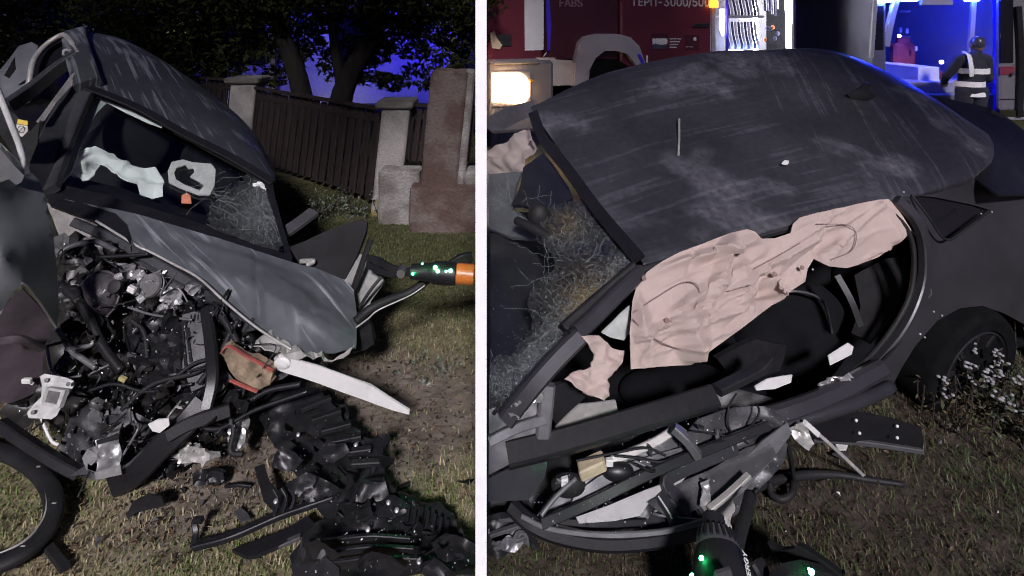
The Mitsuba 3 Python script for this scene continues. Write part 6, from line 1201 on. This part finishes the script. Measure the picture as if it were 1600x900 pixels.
obj('rub_strip', box(Vx(1562, 8.57), Vx(1640, 8.57), 8.562, 8.578, Vz(187, 8.57), Vz(183, 8.57), .002), 'm_van_trim', rdr)
obj('seam', box(Vx(1562, 8.57), Vx(1640, 8.57), 8.570, 8.579, Vz(156, 8.57), Vz(154.5, 8.57), .002), 'm_black_plastic', rdr)
obj('handle', lump([Vx(1586, 8.5), 8.52, Vz(115, 8.5)], [.03, .02, .025], 0, 0, 2), 'm_chrome', rdr, smooth=True)
lb = obj('light_bar', vbox(1440, 1490, -4, 8, 8.90, 8.97, .01), 'm_van_trim', vn)
def blue(x0, x1, y0, y1, e, Y=8.93): obj('blue_lamp', vbox(x0, x1, y0, y1, Y-.06, Y, .02, Y), 'm_blue_lamp', vn, emitter=emit(e, 2))
blue(1405, 1432, -9, 2, (2, 5, 150)); blue(1504, 1528, -9, 2, (2, 6, 170)); blue(1367, 1390, -6, 4, (8, 18, 120))
seatv = obj('seat', block([Vx(1411, 10.2), 10.2, Vz(92, 10.2)], [.20, 0, 0], [0, .07, 0], [0, 0, .28], .05), 'm_red_cloth', vn)
obj('headrest', block([Vx(1411, 10.2), 10.2, Vz(64, 10.2)], [.11, 0, 0], [0, .05, 0], [0, 0, .07], .03), 'm_red_cloth', seatv)
obj('cot_sheet', box(Vx(1428, 9.3), Vx(1461, 9.3), 9.2, 10.4, Vz(126, 9.3), Vz(104, 9.3), .01), 'm_white_plastic', vn, label='white topped box inside the van')
obj('red_box', box(Vx(1462, 9.5), Vx(1473, 9.5), 9.4, 9.8, Vz(130, 9.5), Vz(112, 9.5), .01), 'm_red_cloth', vn)
obj('monitor', box(Vx(1434, 11), Vx(1447, 11), 11, 11.2, Vz(74, 11), Vz(64, 11), .01), 'm_black_plastic', vn)
obj('cupboard', box(Vx(1420, 12), Vx(1450, 12), 11.5, 12.3, Vz(128, 12), Vz(40, 12), .02), 'm_van_paint', vn); obj('cupboard', box(Vx(1474, 12), Vx(1500, 12), 11.4, 12.3, Vz(110, 12), Vz(20, 12), .02), 'm_van_paint', vn)
for k in range(9):
    px, py = 1425+k*9.5, (20, 34, 50, 84, 26, 44, 90, 30, 100)[k]; obj('bag', block([Vx(px, 11.2), 11.2, Vz(py, 11.2)], [.06+.02*(k % 3), 0, .01], [0, .08, 0], [0, 0, .08+.03*(k % 2)], .02), ('m_black_plastic', 'm_van_paint', 'm_jacket0')[k % 3], vn)
for z in (18, 58): obj('rail', bar([Vx(1405, 11), 11, Vz(z, 11)], [Vx(1500, 11), 11, Vz(z, 11)], .03, .04), 'm_van_trim', vn)
for (x0, x1, y0, y1) in ((1449, 1455, 61, 65), (1457, 1470, 60, 67), (1472.5, 1474, 62, 66)):
    obj('ceiling_light', vbox(x0, x1, y0, y1, 10.98, 11.0, .004, 11), 'm_lamp_glass', vn, emitter=emit((9, 9, 10), .2))
for (a, b, s) in ((1405, 56, .03), (1471, 97, .035)): obj('small_light', lump([Vx(a, 9.6), 9.6, Vz(b, 9.6)], [s, s, s], 0, 0, 1), 'm_lamp_glass', vn, emitter=emit((6, 6, 6.5), .2))
for (a, b) in ((1407, 47), (1417, 48), (1431, 76)): obj('latch', block([Vx(a, 10), 10, Vz(b, 10)], [.02, 0, 0], [0, .02, 0], [0, 0, .045], .005), 'm_van_trim', vn)
# wheels and lower body of the van
for (a, Y) in ((1368, 9.4), (1540, 9.4)): obj('wheel', lathe([(-.1, .2), (-.1, .33), (.1, .33), (.1, .2)], [Vx(a), Y, .33], [1, 0, 0], 28), 'm_tyre_rubber', vn, smooth=40)
obj('bumper', vbox(1362, 1556, 146, 172, 8.95, 9.4, .03), 'm_bumper_grey', vn)

# ---------------------------------------------------------------- firefighter beside the van
import manifold3d as m3
mat('jacket', tint((.020, .022, .035), .3, 8, 60), .85); mat('skin', tint((.20, .12, .09), .15, 20, 80), .55); mat('helmet', tint((.05, .05, .07), .2, 9, 50), .3)
mat('reflective', (.85, .85, .86), .5)
def figure(bones, edge=.02):
    acc = None
    for (a, ra), (b, rb) in bones:
        h = m3.Manifold.batch_hull([m3.Manifold.sphere(ra, 20).translate([float(x) for x in a]), m3.Manifold.sphere(rb, 20).translate([float(x) for x in b])])
        acc = h if acc is None else acc+h
    me = acc.refine_to_length(edge).to_mesh(); t = trimesh.Trimesh(me.vert_properties[:, :3], me.tri_verts)
    return trimesh.smoothing.filter_taubin(t, iterations=12)
o = np.array([Vx(1517, 8.2), 8.2, 0.]); J = lambda x, y, z: o+np.array([x, -y, z])
pel, chest, neck, head = J(0, .02, .86), J(.03, 0, 1.20), J(.10, -.03, 1.41), J(.13, -.06, 1.53)
Ls, Rs = J(-.16, .02, 1.33), J(.22, -.02, 1.33)
fg = thing('person', 'firefighter in dark jacket with bright reflective bands standing beside the van', 'person')
body = obj('body', figure([((J(-.03, .02, .92), .15), (J(.03, .0, 1.22), .165)), ((Ls+[.05, 0, 0], .085), (Rs-[.05, 0, 0], .085)), ((chest, .14), (neck, .07)), ((neck, .062), (head-[0, 0, .04], .065)),
    ((Ls, .08), (J(-.26, -.10, 1.10), .06)), ((J(-.26, -.10, 1.10), .06), (J(-.16, -.30, .98), .045)), ((Rs, .08), (J(.30, -.05, 1.06), .06)), ((J(.30, -.05, 1.06), .06), (J(.20, -.24, .95), .045)),
    ((J(-.10, .02, .88), .12), (J(-.12, -.02, .48), .085)), ((J(-.12, -.02, .48), .085), (J(-.12, .03, .10), .06)), ((J(.09, .02, .88), .12), (J(.12, -.02, .48), .085)), ((J(.12, -.02, .48), .085), (J(.12, .03, .10), .06)),
    ((J(-.12, .04, .06), .055), (J(-.13, -.12, .045), .045)), ((J(.12, .04, .06), .055), (J(.13, -.12, .045), .045))]), 'm_jacket', fg, smooth=True)
hd = lump(head, [.078, .095, .115], .02, 2, 4, 1.5); hv = np.array(hd.vertices)-head
hv[:, 1] += .02*np.exp(-((hv[:, 0]/.018)**2+((hv[:, 2]+.012)/.03)**2))*(hv[:, 1] > 0)
obj('head', trimesh.Trimesh(hv+head, hd.faces, process=False), 'm_skin', fg, smooth=True)
for s in (-1, 1):
    obj('eye', lump(head+[s*.03, +.088, .012], [.012, .008, .008], 0, 0, 2), 'm_print_black', fg, smooth=True)
    obj('ear', lump(head+[s*.08, 0, -.01], [.012, .025, .035], 0, 0, 2), 'm_skin', fg, smooth=True)
obj('mouth', lump(head+[0, +.088, -.058], [.022, .006, .005], 0, 0, 2), 'm_red_cloth', fg, smooth=True)
obj('hair', lump(head+[0, -.022, .028], [.086, .09, .102], .08, 7, 3, 4), 'm_helmet', fg, smooth=True)
for w_, base, sg in ((J(-.16, -.30, .98), J(-.08, -.40, .93), -1), (J(.20, -.24, .95), J(.13, -.35, .91), 1)):
    d = (base-w_)/np.linalg.norm(base-w_); s_ = np.cross(d, [0, 0, 1]); s_ /= np.linalg.norm(s_); dn = np.array([0, 0, -1.])
    bn = [((w_, .028), (w_+d*.08, .030))]+[((w_+d*.08+s_*(k-1.5)*.02, .011), (w_+d*(.08+.035*l)+s_*(k-1.5)*.022+dn*.01, .010)) for k, l in enumerate((.8, 1, .95, .75))]
    bn += [((w_+d*(.08+.035*l)+s_*(k-1.5)*.022+dn*.01, .010), (w_+d*(.08+.045*l)+s_*(k-1.5)*.022+dn*.04, .008)) for k, l in enumerate((.8, 1, .95, .75))]
    bn += [((w_+d*.03+s_*sg*-.028, .012), (w_+d*.07+s_*sg*-.05+dn*.01, .009))]
    obj('hand', figure(bn, .008), 'm_skin', fg, smooth=True)
def band(center, rx, ry, z, h, a0=0., a1=2*np.pi, tiltz=0.):
    n = 30; a = np.linspace(a0, a1, n)
    ps = [center+np.array([rx*math.cos(t), ry*math.sin(t), z+tiltz*math.cos(t)]) for t in a]
    return sweep(np.array(ps), rect(.012, h), up=(0, 0, 1))
obj('chest_band', band(o+[.02, 0, 0], .20, .18, 1.17, .075, np.pi*.93, np.pi*2.07), 'm_reflective', fg, label='bright reflective chest band')
obj('waist_band', band(o+[-.02, .01, 0], .185, .175, .985, .075, np.pi*.93, np.pi*2.07), 'm_reflective', fg, label='bright reflective waist band')
obj('hem_band', band(o+[.0, .02, 0], .20, .17, .84, .06, np.pi*.93, np.pi*2.07), 'm_reflective', fg)
obj('shoulder_band', beam([J(-.12, .165, 1.10), J(-.14, .18, 1.25), J(-.12, .11, 1.40), J(-.10, -.02, 1.42)], .06, .012, (0, -1, 0), 14), 'm_reflective', fg)

# dark trees added behind the vehicles to stand for the unlit night
for i, (px, Y, rx, rz, lab) in enumerate(((1290, 15.5, 2.2, 2.3, 'added dark tree mass between fire engine and van'), (1440, 17.5, 3.0, 2.6, 'added dark tree behind the rescue van'), (1640, 16, 2.6, 2.4, 'added dark tree right of the rescue van'), (1010, 17, 3.0, 2.4, 'added dark tree behind the fire engine cab'))):
    c = P(px, 30, Y); t = thing('added_dark_tree', lab, 'tree', None)
    obj('trunk', tube([[c[0], Y, -.2], [c[0]+.1, Y, 2.0], [c[0], Y, 3.6]], 1., n=10, k=8, scale=[.22, .17, .08]), 'm_bark', t, smooth=True)
    m, cc = crown([[c[0], Y, 2.0, rx, 1.2, 1.9], [c[0]-.6*rx, Y+.5, 1.5, rx*.7, 1.0, 1.5], [c[0]+.6*rx, Y+.4, 1.6, rx*.7, 1.0, 1.6], [c[0], Y, 3.6, rx*.9, 1.2, 1.3]], 4200, .13, [(.012, .016, .007), (.016, .018, .008), (.02, .022, .01)], 80+i)
    k = obj('crown', m, 'm_leaf', t, color=cc)
for k in list(scene):
    if k.split('__')[-1].startswith(('crown', 'leaf', 'stem', 'flower')): labels.setdefault(k, {})['kind'] = 'stuff'
